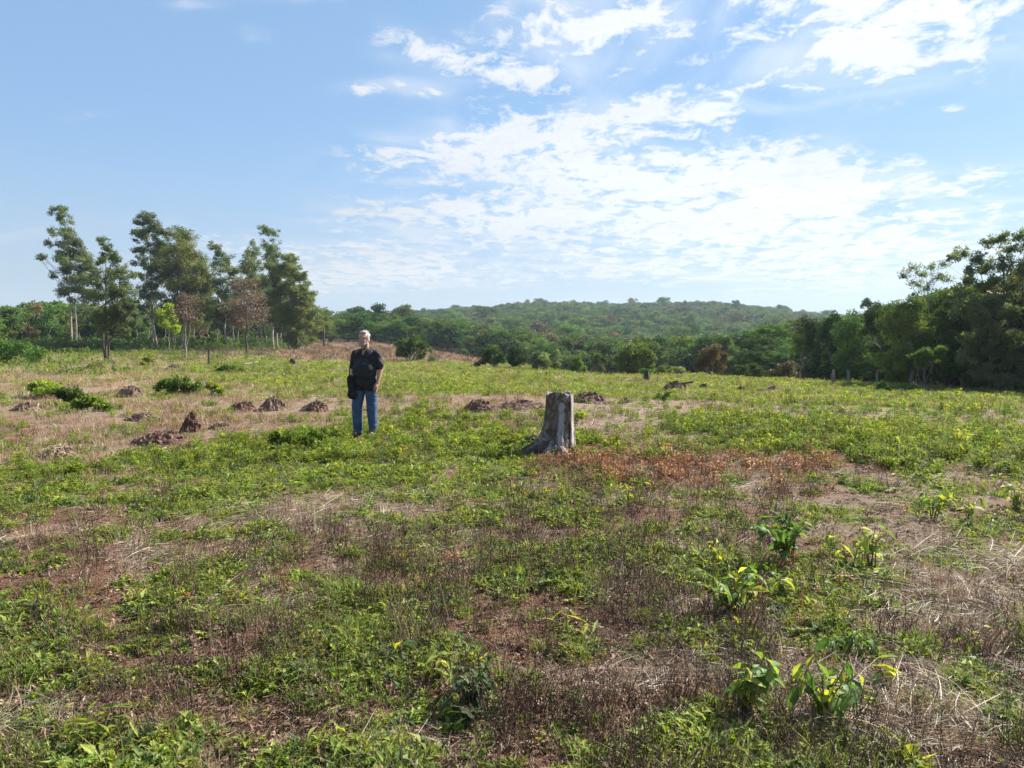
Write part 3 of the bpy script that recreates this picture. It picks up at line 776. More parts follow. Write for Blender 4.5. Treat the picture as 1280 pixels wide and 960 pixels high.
def proto_tree(kind, seed, mat, n, L, lumpy=12, squat=1.0, trunk_frac=0.3, bark='bark', w=0.42, hollow=0.0):
    """unit-height (10 m) forest tree; crown + trunk children"""
    g = np.random.default_rng(seed)
    Hh = 10.0; c0 = Hh * (trunk_frac + (1 - trunk_frac) / 2)
    lumps = []
    for k in range(lumpy):
        a = g.uniform(0, 6.28); u = g.uniform(-1, 1); rr = math.sqrt(1 - u * u) * g.uniform(0.35, 1)
        lumps.append((math.cos(a) * rr * Hh * w * 0.68, math.sin(a) * rr * Hh * w * 0.68, c0 + u * Hh * (1 - trunk_frac) * 0.36, Hh * w * g.uniform(0.26, 0.46)))
    lumps.append((0, 0, Hh * .86, Hh * w * .33)); lumps.append((0, 0, Hh * .6, Hh * w * .5))
    root = thing('tree', 'tree', 'tree')
    obj('crown', crown_mesh('crown', lumps, n, L, mat, seed + 1, shell=.5), root)
    mb = MB(); limbs(mb, (0, 0, -0.5), (0, 0, Hh * .8), lumps, 0.22, seed)
    mb.build('trunk', M[bark], root, True)
    return root


def lum(px, py, r, dist, jit=1.0, g=rng):
    p = at(px, py, dist + g.uniform(-1, 1) * jit * r * dist / FPX * 1.4)
    return (p.x, p.y, p.z, r * dist / FPX)


def custom_tree(name, label, cat, lp, dist, bases, mat, bark, n, L, seed, group=None, r0=0.16, droop=0.5, sub=7, subr=.42, asp=0.3, jit=1.0, cnt=12, shell=.45, sp=(.45, .85)):
    """tree whose clumps were read off the photograph, standing at its own distance"""
    g = np.random.default_rng(seed)
    base = gnd(bases[0][0], dist)
    L0 = np.array([lum(a, b, r * (1.38 if mat.startswith('euc') else 1.12), dist, jit, g) for a, b, r in lp])
    if mat.startswith('euc'): n = int(n * 1.9)
    root = thing(name, label, cat, base, group)
    rel = L0.copy(); rel[:, :3] -= np.array(base)
    obj('crown', crown_mesh('crown', rel, int(n * 1.7) if mat.startswith('euc') else n, L * (.80 if mat.startswith('euc') else 1), M[mat], seed, int(sub * 1.9) if mat.startswith('euc') else sub, subr * (.82 if mat.startswith('euc') else 1), droop, asp, .25 if mat.startswith('euc') else shell, (.2, 1.15) if mat.startswith('euc') else sp), root)
    for i, (bx, tx, ty) in enumerate(bases):
        b = np.array(gnd(bx, dist + i * 0.6)) - np.array(base); b[2] -= 0.25
        tp = np.array(at(tx, ty, dist + g.uniform(-.5, .5))) - np.array(base)
        mb = MB()
        tg = [q for q in rel if q[2] < tp[2] + 1.0]
        limbs(mb, b, tp, tg, r0 * (1 if i == 0 else .8), seed + i, cnt=cnt if i == 0 else 4, wob=0.012, frac=(.3, .95))
        mb.build('trunk', M[bark], root, True)
    return root


SKY_X = [-300, 0, 60, 100, 200, 330, 390, 440, 500, 560, 650, 760, 850, 950, 1010, 1060, 1085, 1130, 1180, 1230, 1280, 1600]
SKY_Y = [372, 381, 374, 378, 384, 384, 376, 382, 393, 398, 412, 420, 418, 408, 395, 384, 378, 368, 350, 332, 322, 290]


def build_forest():
    protos = []
    for i in range(4): protos.append(('dark', proto_tree('dark', 200 + i * 7, M['crown_a'], 6500, 0.42, 12 + i, w=.40 + .03 * i, trunk_frac=.22)))
    for i in range(3): protos.append(('light', proto_tree('light', 300 + i * 7, M['crown_b'], 5500, 0.40, 11, w=.42, trunk_frac=.28)))
    for i in range(3): protos.append(('skirt', proto_tree('skirt', 500 + i * 7, M[('crown_a', 'crown_a', 'crown_b')[i]], 6500, 0.36, 15, w=.40, trunk_frac=.02)))
    for i in range(2): protos.append(('brown', proto_tree('brown', 400 + i * 7, M['crown_c'], 4200, 0.38, 10, w=.40, trunk_frac=.3)))
    for i in range(4): protos.append(('fine', proto_tree('fine', 600 + i * 7, M['crown_a'], 17000, 0.24, 14 + i, w=.40, trunk_frac=(.02, .12, .05, .2)[i])))
    protos.append(('finelight', proto_tree('finelight', 640, M['crown_b'], 15000, 0.23, 14, w=.40, trunk_frac=.08)))
    D = dict(fine=[p for k, p in protos if k == 'fine'], finelight=[p for k, p in protos if k == 'finelight'], skirt=[p for k, p in protos if k == 'skirt'], dark=[p for k, p in protos if k == 'dark'], light=[p for k, p in protos if k == 'light'], brown=[p for k, p in protos if k == 'brown'])
    # front edge of the wood by bearing
    EA = [-60, -34, -26, -16, -13, -8, -2, 3, 7, 12, 18, 24, 29, 34, 60]
    ER = [105, 112, 122, 150, 158, 150, 132, 115, 100, 76, 58, 46, 37, 33, 31]
    pts = []
    g = np.random.default_rng(99)
    r = 28.0
    while r < 800:
        step = 2.6 + 0.0065 * r
        da = math.degrees(step / r)
        for a in np.arange(-40, 44, da):
            aa = a + g.uniform(-.45, .45) * da; r2 = r + g.uniform(-.45, .45) * step
            e = np.interp(aa, EA, ER)
            if r2 < e: continue
            if not (-13 < aa < 24) and r2 > e + 45: continue
            pts.append((r2, aa, r2 - e))
        r += step
    pts.sort(key=lambda p: p[0] * 1.0 + p[2] * 1.2)
    ind = []; far = []
    near_n = 0
    for r2, aa, de in pts:
        x, y = r2 * math.sin(R(aa)), r2 * math.cos(R(aa))
        pxx = topix(x, y, 0.0)[0]
        if near_n < 285 and -25 < pxx < 1305: ind.append((x, y, r2, de, aa)); near_n += 1
        else: far.append((x, y, r2, de, aa))
    LMK = [(15, 'at the left edge'), (91, 'behind the leftmost eucalyptus'), (133, 'behind the multi stemmed eucalyptus'), (175, 'left of the yellow green young tree'), (211, 'behind the yellow green young tree'), (250, 'right of the small withered tree'), (308, 'behind the round withered tree'), (350, 'behind the right end of the grove'), (405, 'behind the palm'), (457, 'behind the man'), (515, 'behind the lone round tree'), (560, 'between lone round tree and leafy bush'), (617, 'behind the leafy bush'), (645, 'behind the oval bush'), (683, 'behind the wispy shrubs'), (725, 'behind the sparse upright shrub'), (755, 'left of the broad tree'), (797, 'behind the broad tree'), (850, 'behind the grey green bush'), (888, 'behind the orange bush'), (935, 'right of the orange bush'), (985, 'behind the bare tree'), (1015, 'between bare tree and posts'), (1042, 'behind the left post'), (1063, 'behind the right post'), (1085, 'under the tall poking tree'), (1115, 'above the low right hand weeds'), (1150, 'under the see-through tree'), (1183, 'beside the vine covered tree'), (1225, 'left of the feathery tree'), (1275, 'under the feathery tree'), (1330, 'beyond the right edge')]
    near = lambda px: min(LMK, key=lambda q: abs(q[0] - px))[1]
    lab = []
    names = dict(fine='dark green broad crowned tree at the edge of the wood', finelight='light green leafy tree at the edge of the wood', skirt='green tree leafy down to the ground at the edge of the wood', dark='dark green broad crowned tree at the edge of the wood', light='light green leafy tree at the edge of the wood', brown='olive brown sparse tree at the edge of the wood')
    used = set()
    for x, y, r2, de, aa in ind:
        z = Hs(x, y)
        px, _ = topix(x, y, z)
        cap = CAM_Z + (HOR - np.interp(px, SKY_X, SKY_Y)) / FPX * y
        h = g.uniform(6.5, 9.5)
        h = min(h, (cap - z) * g.choice([g.uniform(.62, .85), g.uniform(.85, 1.05)]))
        h = max(h, 2.2)
        if de < 4: h *= g.uniform(.4, .8)
        u = g.uniform()
        if px > 990: kd = 'dark' if u < .72 else ('light' if u < .9 else 'brown')
        elif px < 100: kd = 'dark' if u < .45 else ('light' if u < .65 else 'brown')
        else: kd = 'dark' if u < .62 else ('light' if u < .93 else 'brown')
        if (de < 7 and kd != 'brown' and g.uniform() < .75): kd = 'skirt'
        if r2 < 72 and kd != 'brown': kd = 'finelight' if kd == 'light' or g.uniform() < .12 else 'fine'
        src = D[kd][g.integers(0, len(D[kd]))]
        if src.name in used: o = copy_tree(src)
        else: o = src; used.add(src.name)
        side = 'left of the eucalyptus grove' if px < 60 else ('behind the eucalyptus grove' if px < 400 else ('across the reddish slope' if px < 780 else ('in the valley beyond the field' if px < 1010 else 'in the dark wood on the right')))
        o.location = (x, y, z - 0.1); o.rotation_euler = (0, 0, g.uniform(0, 6.28))
        s = h / 10; wd = s * g.uniform(.85, 1.5); o.scale = (wd, wd * g.uniform(.8, 1.2), s)
        kn = dict(fine='dark green', finelight='light green', skirt='skirted green', dark='dark green', light='light green', brown='olive brown')[kd]
        lab.append((px, o, '%s %s %s %s' % ('low' if h < 3.4 else 'mid height' if h < 5.2 else 'high', kn, 'front row tree' if de < 5 else 'second row tree' if de < 12 else 'inner forest tree', near(px))))
        tag(o, 'x', 'tree', 'trees of the forest round the field')
        o.name = 'forest_tree'
    FR = [(1010, 52, 392, 'green'), (1040, 46, 388, 'dark'), (1070, 42, 386, 'dark'), (1098, 38, 378, 'green'), (1122, 34, 374, 'dark'), (1140, 33, 366, 'dark'), (1160, 35, 370, 'dark'), (1204, 34, 354, 'green'),
          (1226, 32, 360, 'dark'), (1246, 34, 346, 'green'), (1266, 31, 352, 'dark'), (1290, 33, 330, 'dark'), (1315, 31, 325, 'green')]
    for i, (px, d, ty, kd) in enumerate(FR):
        src = D['finelight' if kd == 'light' else 'fine'][0 if kd == 'light' else i % 4]
        o = copy_tree(src); p = gnd(px, d); h = at(px, ty, d).z - p.z
        o.location = (p.x, p.y, p.z - .1); s = h / 9.6; wd = s * (.75 + .12 * (i % 3)); o.scale = (wd, wd * .9, s); o.rotation_euler = (0, 0, i * 1.7)
        o.name = 'forest_tree'; tag(o, 'x', 'tree', 'trees of the forest round the field'); lab.append((px, o, 'full leafed tree in the wood front ' + near(px)))
    def dedupe(lab):
        by = {}
        for px, o, l in lab: by.setdefault(l, []).append((px, o))
        for l, q in by.items():
            q.sort(key=lambda t: t[0])
            for i, (px, o) in enumerate(q):
                if len(q) == 1: o['label'] = l
                elif len(q) == 2: o['label'] = ('left hand ', 'right hand ')[i] + l
                elif len(q) == 3: o['label'] = ('leftmost ', 'middle ', 'rightmost ')[i] + l
                else: o['label'] = l
    dedupe(lab)
    # the rest of the wood: one mass
    src = []
    for k, lst in D.items():
        if k.startswith('fine'): continue
        if k == 'brown': lst = lst[:1]
        for p in lst:
            V = []; 
            cr = [c for c in p.children if c.name.startswith('crown')][0]
            src += [obj('canopy', cr.data, link=False)] * 1
    pos = []; scl = []
    for x, y, r2, de, aa in far:
        z = Hs(x, y); px, _ = topix(x, y, z)
        h = g.uniform(4.5, 8.2) * (1 + .4 * (g.uniform() > .96))
        if r2 < 200:
            cap = CAM_Z + (HOR - np.interp(px, SKY_X, SKY_Y)) / FPX * y
            h = max(2.5, min(h, cap - z))
        pos.append((x, y, z - 0.1)); s = h / 10; wd = s * g.uniform(.9, 1.75); scl.append((wd, wd, s))
    o = scatter('hillside_forest', src, np.array(pos), g.uniform(0, 6.28, len(pos)), np.array(scl), 'dense green forest covering the valley and the far hillside', tilt=0.03)
    print('forest individuals', len(ind), 'mass', len(far))


def build_grove():
    ct = custom_tree
    E = 'eucalyptus_tree'
    gE = 'tall eucalyptus trees in the grove'
    ct(E, 'tallest wind leaning eucalyptus at the left end of the grove', 'tree', [(72, 262, 7), (79, 272, 8), (66, 290, 5), (84, 286, 9), (62, 305, 5), (86, 300, 11), (96, 316, 13), (50, 322, 4), (54, 320, 3), (66, 343, 4), (80, 318, 9), (90, 335, 14), (103, 345, 12), (84, 352, 10), (100, 362, 12), (108, 330, 9), (80, 366, 6), (112, 365, 8)], 100, [(91, 84, 290), (97, 92, 325)], 'euc', 'palebark', 9000, 0.34, 1, gE)
    ct(E, 'multi stemmed eucalyptus standing in front of the grove', 'tree', [(128, 301, 6), (135, 311, 7), (128, 325, 6), (142, 324, 9), (130, 343, 12), (150, 340, 9), (155, 355, 12), (140, 362, 14), (124, 370, 9), (160, 374, 10), (166, 386, 7), (130, 388, 8), (150, 382, 10), (119, 352, 6), (122, 396, 8), (142, 400, 10), (158, 398, 9), (114, 372, 6), (168, 402, 6), (132, 410, 7), (152, 412, 7)], 56, [(133, 132, 320), (134, 150, 345), (132, 122, 360)], 'euc', 'darkbark', 8500, 0.21, 2, None, r0=.10)
    ct(E, 'narrow eucalyptus with rounded drooping top in the grove', 'tree', [(180, 275, 8), (190, 278, 8), (171, 290, 5), (185, 293, 10), (198, 290, 8), (175, 312, 6), (190, 312, 12), (200, 305, 9), (178, 328, 8), (191, 338, 11), (184, 356, 9), (177, 344, 5), (170, 300, 3), (190, 370, 8), (182, 385, 8), (196, 392, 9)], 98, [(197, 184, 290), (192, 190, 330)], 'euc', 'palebark', 7500, 0.34, 3, gE)
    ct(E, 'broadest yellow green eucalyptus in the middle of the grove', 'tree', [(211, 292, 6), (222, 290, 7), (232, 298, 9), (222, 310, 13), (240, 316, 12), (208, 325, 13), (230, 335, 18), (251, 336, 11), (212, 350, 15), (238, 355, 17), (256, 362, 11), (224, 375, 14), (245, 382, 12), (206, 375, 9), (260, 346, 8), (222, 393, 12), (240, 398, 11), (204, 393, 9), (258, 384, 9), (250, 352, 10)], 96, [(218, 222, 300), (226, 240, 330)], 'euc_y', 'palebark', 16000, 0.36, 4, gE, sub=10, subr=.48)
    ct(E, 'thin airy eucalyptus right of the broadest one', 'tree', [(270, 307, 6), (276, 317, 7), (270, 330, 6), (283, 328, 8), (291, 340, 9), (278, 350, 11), (268, 362, 8), (293, 355, 8), (286, 370, 11), (262, 378, 8), (275, 386, 9), (256, 395, 6), (270, 396, 9), (287, 388, 10), (282, 402, 8)], 104, [(284, 274, 325)], 'euc', 'palebark', 6500, 0.34, 5, gE)
    ct(E, 'cone shaped dark eucalyptus behind the withered tree', 'tree', [(316, 304, 3), (316, 312, 5), (316, 321, 8), (314, 331, 10), (318, 342, 13), (310, 352, 12), (325, 356, 13), (316, 370, 14), (330, 375, 12)], 108, [(328, 316, 310)], 'euc', 'palebark', 7500, 0.34, 6, gE, sub=10, subr=.46)
    ct(E, 'slender eucalyptus with a tufted tip above the others', 'tree', [(334, 286, 7), (342, 293, 6), (333, 305, 5), (342, 308, 7), (338, 322, 9), (349, 320, 7), (345, 335, 12), (338, 350, 11), (352, 345, 11), (346, 362, 9), (350, 376, 12), (345, 394, 10), (336, 372, 8)], 100, [(342, 336, 296), (347, 346, 330)], 'euc', 'palebark', 6500, 0.34, 7, gE)
    ct(E, 'wide skirted eucalyptus at the right end of the grove', 'tree', [(362, 322, 6), (368, 325, 4), (360, 335, 10), (369, 346, 10), (355, 355, 14), (372, 360, 12), (378, 376, 11), (364, 378, 15), (381, 392, 11), (370, 400, 14), (385, 408, 9), (358, 400, 12), (378, 420, 11), (365, 422, 10), (387, 424, 6), (381, 342, 3), (393, 366, 3)], 98, [(362, 360, 335), (368, 372, 360), (374, 380, 385)], 'euc_y', 'palebark', 14000, 0.36, 8, gE)
    ct('withered_tree', 'leafy withered brown tree with a round crown and dark trunk', 'tree', [(305, 366, 18), (294, 384, 15), (321, 380, 17), (308, 397, 19), (327, 400, 10), (291, 401, 9), (312, 356, 11), (298, 360, 10)], 66, [(308, 308, 370)], 'deadcrown', 'darkbark', 6500, 0.15, 9, None, r0=.14, droop=0, asp=.45, cnt=14, sub=12, subr=.5)
    ct('withered_tree', 'small withered brown tree on a pale forked trunk', 'tree', [(234, 377, 12), (230, 390, 12), (243, 385, 10), (227, 372, 7), (240, 397, 8)], 56, [(231, 233, 385), (230, 240, 390)], 'deadcrown', 'bark', 2600, 0.14, 10, None, r0=.09, droop=0, asp=.45, sub=12)
    ct('young_tree', 'small bright yellow green tree among the grove trunks', 'tree', [(207, 390, 9), (214, 399, 9), (219, 411, 6), (204, 405, 7), (212, 383, 5)], 82, [(212, 210, 398), ], 'yellowleaf', 'bark', 3000, 0.28, 12, None, r0=.08, droop=.3, asp=.5)
    # slim plantation stems behind, each its own small tree
    g = np.random.default_rng(5)
    first = None
    SLIM = ['slim eucalyptus just right of the leftmost eucalyptus', 'slim eucalyptus between the leftmost and the multi stemmed one', 'slim eucalyptus just left of the multi stemmed eucalyptus', 'slim eucalyptus just right of the multi stemmed eucalyptus',
            'slim eucalyptus midway between the multi stemmed and the drooping one', 'shortest slim eucalyptus left of the drooping topped one', 'slim eucalyptus under the broadest one behind the yellow green tree', 'slim eucalyptus right of the small withered tree',
            'slim eucalyptus below the gap right of the broadest one', 'slim eucalyptus left under the thin airy one', 'slim eucalyptus under the middle of the airy one', 'slim eucalyptus at the foot of the thin airy one', 'slim eucalyptus left of the round withered tree',
            'slim eucalyptus against the left side of the round withered tree', 'slim eucalyptus against the right side of the round withered tree', 'slim eucalyptus under the cone shaped one', 'slim eucalyptus beside the pale trunk of the tufted tip one',
            'tallest slim eucalyptus right of the tufted tip one', 'slim eucalyptus left under the wide skirted one', 'slim eucalyptus amid the trunks of the wide skirted one', 'rightmost slim eucalyptus of the grove', 'slim eucalyptus left of the drooping topped one']
    for px, d, h in [(104, 112, 5.5), (112, 114, 7), (121, 108, 6), (150, 112, 7), (160, 113, 7.4), (171, 110, 6), (206, 108, 7), (243, 112, 8), (252, 108, 7.2), (262, 115, 6.6), (272, 112, 7), (283, 106, 8), (292, 112, 7.5), (298, 108, 8), (322, 110, 8.5), (333, 108, 8), (340, 112, 8.5), (352, 107, 9), (357, 110, 8), (366, 106, 8), (373, 110, 7.5), (186, 112, 7)]:
        if first is None:
            first = thing('slim_eucalyptus', 'slim pale stemmed eucalyptus in the shade of the grove', 'tree', (0, 0, 0), 'slim stems in the grove')
            lumps = [(g.normal(0, .55), g.normal(0, .55), z, g.uniform(.45, .85)) for z in np.linspace(4.4, 8, 9)]
            obj('crown', crown_mesh('crown', lumps, 2200, 0.34, M['euc'], 77, droop=.6, asp=.3), first)
            mb = MB(); limbs(mb, (0, 0, -.3), (0.1, 0, 7.6), lumps, 0.085, 3, wob=.01); mb.build('trunk', M['palebark'], first, True)
            o = first
        else: o = copy_tree(first)
        o['label'] = SLIM.pop(0)
        p = gnd(px, d); o.location = p; o.rotation_euler = (g.normal(0, .02), g.normal(0, .03), g.uniform(0, 6.28)); s = h / 8 * g.uniform(.9, 1.1); o.scale = (s, s, s)


def build_palm():
    p = gnd(405, 120)
    root = thing('palm_tree', 'small palm with drooping fronds and thin trunk before the forest', 'tree', p)
    mb = MB(); h = 3.9
    mb.tube([(0, 0, -.3), (.05, 0, h * .5), (0.02, 0, h)], [.17, .13, .12], 7, .4); mb.build('trunk', M['darkbark'], root, True)
    g = np.random.default_rng(4)
    for k in range(17):
        a = k * 2.4; el = g.uniform(0.0, 1.2); L = g.uniform(1.7, 2.3); mb = MB()
        s = np.linspace(0, 1, 9)
        rad = L * s * math.cos(el) + .1; zz = h + L * s * math.sin(el) - 1.5 * s ** 2.2
        C = np.stack([np.cos(a) * rad, np.sin(a) * rad, zz], -1)
        mb.tube(C, np.linspace(.03, .01, 9), 3, .4, False)
        n = 60; u = g.uniform(.12, 1, n); i = u * 8; i0 = np.minimum(i.astype(int), 7)
        P = C[i0] + (C[i0 + 1] - C[i0]) * (i - i0)[:, None]
        side = np.where(g.uniform(0, 1, n) > .5, 1, -1)[:, None] * np.array([-math.sin(a), math.cos(a), 0]) + np.array([math.cos(a) * .5, math.sin(a) * .5, -.55])
        D = unit(side + g.normal(0, .15, (n, 3))); Nn = unit(np.cross(D, g.normal(0, 1, (n, 3))))
        V, F, t = leaf_quads(P, D, Nn, .62 * (1 - .5 * u), .06, g.uniform(.2, .9, n))
        mb.add(V, F, None, t); mb.build('frond', M['euc_y'], root)


def bush(name, label, cat, lp, basexy, mat='crown_a', n=3500, L=0.09, seed=0, group=None, bark='bark', stems=4, droop=0.0, asp=.5, dist=None, sub=8, subr=.42, r0=.035, shell=.5):
    if dist is None: p = gp(*basexy)
    else: p = gnd(basexy[0], dist)
    d = p.y; g = np.random.default_rng(seed)
    root = thing(name, label, cat, p, group)
    rel = np.array([lum(a, b, r * 1.15, d, .8, g) for a, b, r in lp]); rel[:, :3] -= np.array(p)
    obj('crown' if 'tree' in name else 'foliage', crown_mesh('foliage', rel, n, L, M[mat], seed, sub, subr, droop, asp, shell), root)
    mb = MB()
    for k in range(stems):
        q = rel[k % len(rel)]
        b = np.array([g.normal(0, .06), g.normal(0, .06), -.05])
        m = (b + q[:3]) / 2 + g.normal(0, .05, 3)
        mb.tube([b, m, q[:3]], [r0, r0 * .7, r0 * .25], 5, .5, False)
        for j in range(4):
            e = q[:3] + g.normal(0, 1, 3) * q[3] * .6
            mb.tube([m, e], [r0 * .4, r0 * .1], 4, .5, False)
    mb.build('stem', M[bark], root, True)
    return root


def build_midfield():
    B = bush
    B('round_tree', 'small round dark green tree alone on the slope right of the man', 'tree', [(504, 431, 9), (516, 427, 10), (527, 432, 9), (512, 440, 9), (523, 442, 8), (502, 440, 7)], (515, 457), 'crown_a', 5000, .15, 1, dist=58, r0=.06)
    B('sapling', 'thin pale sapling beside the round dark tree', 'sapling', [(539, 438, 4), (540, 447, 5), (538, 453, 4)], (539, 459), 'airy', 700, .12, 2, dist=57, r0=.03)
    B('bush', 'leafy green bush with a reddish dead branch on its left', 'bush', [(612, 438, 8), (620, 436, 7), (616, 448, 9), (626, 447, 7), (608, 450, 6)], (617, 463), 'crown_a', 4200, .13, 3, dist=50)
    B('dead_bush', 'reddish brown dead branches leaning at the left of the green bush', 'dead branches', [(598, 456, 5), (592, 460, 4), (604, 450, 4)], (600, 464), 'deadcrown', 700, .14, 31, dist=49.5, bark='darkbark')
    B('bush', 'dense oval dark bush standing alone right of the leafy one', 'bush', [(641, 440, 6), (648, 440, 6), (644, 449, 8), (651, 450, 6), (640, 452, 6), (645, 457, 6)], (645, 464), 'crown_a', 3800, .12, 4, dist=49)
    for i, (x, w, lb) in enumerate([(671, 6, 'leftmost of three pale wispy shrubs in mid field'), (682, 7, 'middle one of three pale wispy shrubs in mid field'), (695, 6, 'rightmost of three pale wispy shrubs in mid field')]):
        B('wispy_shrub', lb, 'shrub', [(x, 443, w), (x - 3, 450, w), (x + 4, 452, w - 1), (x, 458, w - 1)], (x, 466), 'airy', 1700, .10, 50 + i, 'pale wispy shrubs', dist=47.5 + i * .4, stems=7, r0=.02, droop=-.5)
    B('shrub', 'sparse upright green shrub right of the wispy shrubs', 'shrub', [(722, 450, 5), (725, 458, 6), (718, 460, 5), (730, 462, 4)], (723, 470), 'crown_b', 1400, .12, 6, dist=43, r0=.02)
    B('shrub', 'tall sparse sapling cluster left of the broad tree', 'shrub', [(748, 444, 5), (756, 450, 5), (742, 452, 4), (752, 461, 4)], (750, 471), 'crown_a', 1200, .12, 7, dist=44, stems=8, r0=.02)
    B('broad_tree', 'broad dark green tree behind the small snag in the centre right', 'tree', [(786, 440, 11), (797, 432, 10), (808, 443, 10), (790, 452, 12), (803, 456, 11), (780, 455, 9), (815, 450, 7), (795, 463, 10), (776, 447, 7)], (795, 473), 'crown_a', 8000, .14, 8, dist=46, r0=.06)
    B('round_bush', 'round orange tinged bush before the dark wood', 'bush', [(880, 445, 11), (893, 441, 11), (902, 450, 9), (886, 455, 12), (898, 459, 9), (876, 456, 8)], (888, 472), 'orange', 6500, .12, 9, dist=45, r0=.05)
    B('round_bush', 'low grey green bush left of the orange one', 'bush', [(848, 462, 6), (856, 463, 6), (842, 465, 5), (852, 467, 5)], (850, 474), 'airy', 1600, .12, 10, dist=44)
    B('round_bush', 'low rounded shrub just left of the grey green bush', 'bush', [(826, 462, 6), (834, 464, 6), (822, 467, 4)], (830, 474), 'crown_b', 1400, .12, 11, dist=45)
    B('round_bush', 'low dark shrub right of the orange bush', 'bush', [(925, 463, 8), (938, 462, 8), (950, 466, 7), (932, 470, 6)], (935, 476), 'crown_a', 2600, .12, 12, dist=44)
    B('round_bush', 'sparse olive shrub under the bare tree', 'bush', [(975, 462, 9), (985, 458, 8), (968, 467, 7), (992, 468, 7)], (980, 477), 'crown_c', 2400, .12, 13, dist=43)
    # left of the field
    B('leafy_bush', 'dark leafy bush growing over an old root left of the man', 'bush', [(207, 480, 7), (220, 477, 8), (233, 478, 7), (244, 482, 5), (197, 485, 5), (215, 485, 8), (230, 487, 7)], (220, 494), 'crown_b', 2600, .09, 14, bark='darkbark', r0=.03, sub=14, subr=.34, shell=.2)
    B('leafy_bush', 'leftmost low patch of sprawling green scrub at the left edge', 'bush', [(42, 483, 8), (58, 484, 10), (72, 486, 9), (50, 490, 7), (65, 491, 7)], (56, 497), 'weed', 2600, .075, 15, r0=.015, sub=18, subr=.34, shell=.2)
    B('leafy_bush', 'middle patch of sprawling green scrub at the left edge', 'bush', [(80, 492, 9), (95, 493, 10), (88, 498, 8), (106, 499, 7)], (92, 506), 'crown_b', 2600, .075, 151, r0=.015, sub=18, subr=.34, shell=.2)
    B('leafy_bush', 'rightmost patch of sprawling green scrub with dark gaps', 'bush', [(110, 502, 8), (124, 504, 8), (96, 506, 7), (134, 508, 6)], (115, 514), 'weed', 2200, .07, 152, r0=.015, sub=18, subr=.34, shell=.2)
    B('leafy_bush', 'rounded pale green scrub at the far left edge', 'bush', [(5, 436, 14), (25, 438, 12), (45, 442, 10), (-15, 440, 14)], (15, 462), 'crown_b', 4200, .15, 16, dist=46)
    B('leafy_bush', 'bright green shrub below the small withered tree', 'bush', [(186, 449, 6), (182, 455, 5), (190, 457, 4)], (186, 462), 'weed', 1200, .12, 17, dist=46)
    B('leafy_bush', 'low green shrub at the foot of the withered tree', 'bush', [(282, 461, 6), (292, 464, 7), (302, 466, 5), (275, 462, 4)], (290, 472), 'crown_b', 1500, .11, 18, dist=38)
    B('leafy_bush', 'low bright green weeds left of the man', 'bush', [(360, 549, 10), (378, 551, 12), (395, 548, 9), (345, 545, 7), (370, 557, 8)], (372, 566), 'weed', 5200, .045, 19, r0=.008, sub=14)
    B('leafy_bush', 'yellow green shrub behind the charred root', 'bush', [(262, 480, 5), (270, 484, 5), (275, 488, 4)], (268, 495), 'yellowleaf', 900, .07, 20, r0=.015)
    B('leafy_bush', 'low shrub before the reddish slope under the palm', 'bush', [(408, 452, 4), (402, 454, 4), (413, 455, 3)], (407, 460), 'crown_b', 600, .12, 21, dist=58, r0=.02)
    B('leafy_bush', 'small bright yellow green plant right of the stump', 'plant', [(722, 517, 5), (728, 520, 5), (719, 524, 4)], (723, 531), 'yellowleaf', 200, .06, 22, r0=.006, sub=14, subr=.3)
    B('leafy_bush', 'fresh green sapling beyond the bare straw patch', 'plant', [(824, 493, 3), (831, 497, 4), (835, 492, 3)], (829, 505), 'crown_b', 260, .07, 23, r0=.008)
    B('leafy_bush', 'low green weeds by the wood at the right field edge', 'bush', [(1100, 483, 7), (1112, 486, 6), (1125, 484, 7), (1140, 487, 6)], (1118, 492), 'crown_b', 2200, .09, 24, r0=.01, dist=27)
    B('leafy_bush', 'bright leaved bush catching light in the dark wood', 'bush', [(1145, 448, 7), (1158, 443, 8), (1170, 446, 7), (1152, 455, 6), (1176, 438, 5)], (1155, 492), 'crown_b', 2600, .11, 25, dist=30, r0=.02)
    # tall airy trees at the right edge
    custom_tree('feathery_tree', 'tall feathery grey green tree at the right edge of the photo', 'tree', [(1190, 322, 7), (1203, 317, 9), (1222, 322, 9), (1240, 303, 10), (1252, 297, 8), (1262, 312, 10), (1275, 296, 9), (1285, 305, 12), (1212, 338, 9), (1232, 335, 12), (1255, 333, 12), (1275, 335, 13), (1242, 352, 11), (1265, 358, 12), (1290, 350, 13), (1225, 358, 9), (1250, 375, 11), (1275, 380, 12), (1205, 370, 11), (1222, 386, 12), (1246, 398, 12), (1272, 402, 13), (1210, 350, 9), (1300, 320, 13), (1310, 345, 13)], 29.5, [(1262, 1255, 320), (1270, 1280, 315), (1255, 1225, 335)], 'airy', 'darkbark', 30000, 0.085, 61, None, r0=.07, droop=0, sub=34, subr=.24, asp=.42, cnt=16, sp=(.1, 1.15))
    custom_tree('leafy_tree', 'grey green leafy tree filling the wood below the feathery tree', 'tree', [(1205, 385, 13), (1225, 400, 14), (1250, 415, 15), (1275, 425, 15), (1215, 425, 14), (1240, 440, 14), (1268, 452, 14), (1205, 450, 13), (1228, 466, 13), (1255, 474, 13), (1282, 470, 14), (1262, 390, 13), (1285, 395, 13), (1242, 380, 12)], 28.8, [(1240, 1242, 390)], 'airy', 'darkbark', 22000, 0.085, 65, None, r0=.07, droop=0, sub=20, subr=.32, asp=.45, cnt=8, sp=(.2, 1.1))
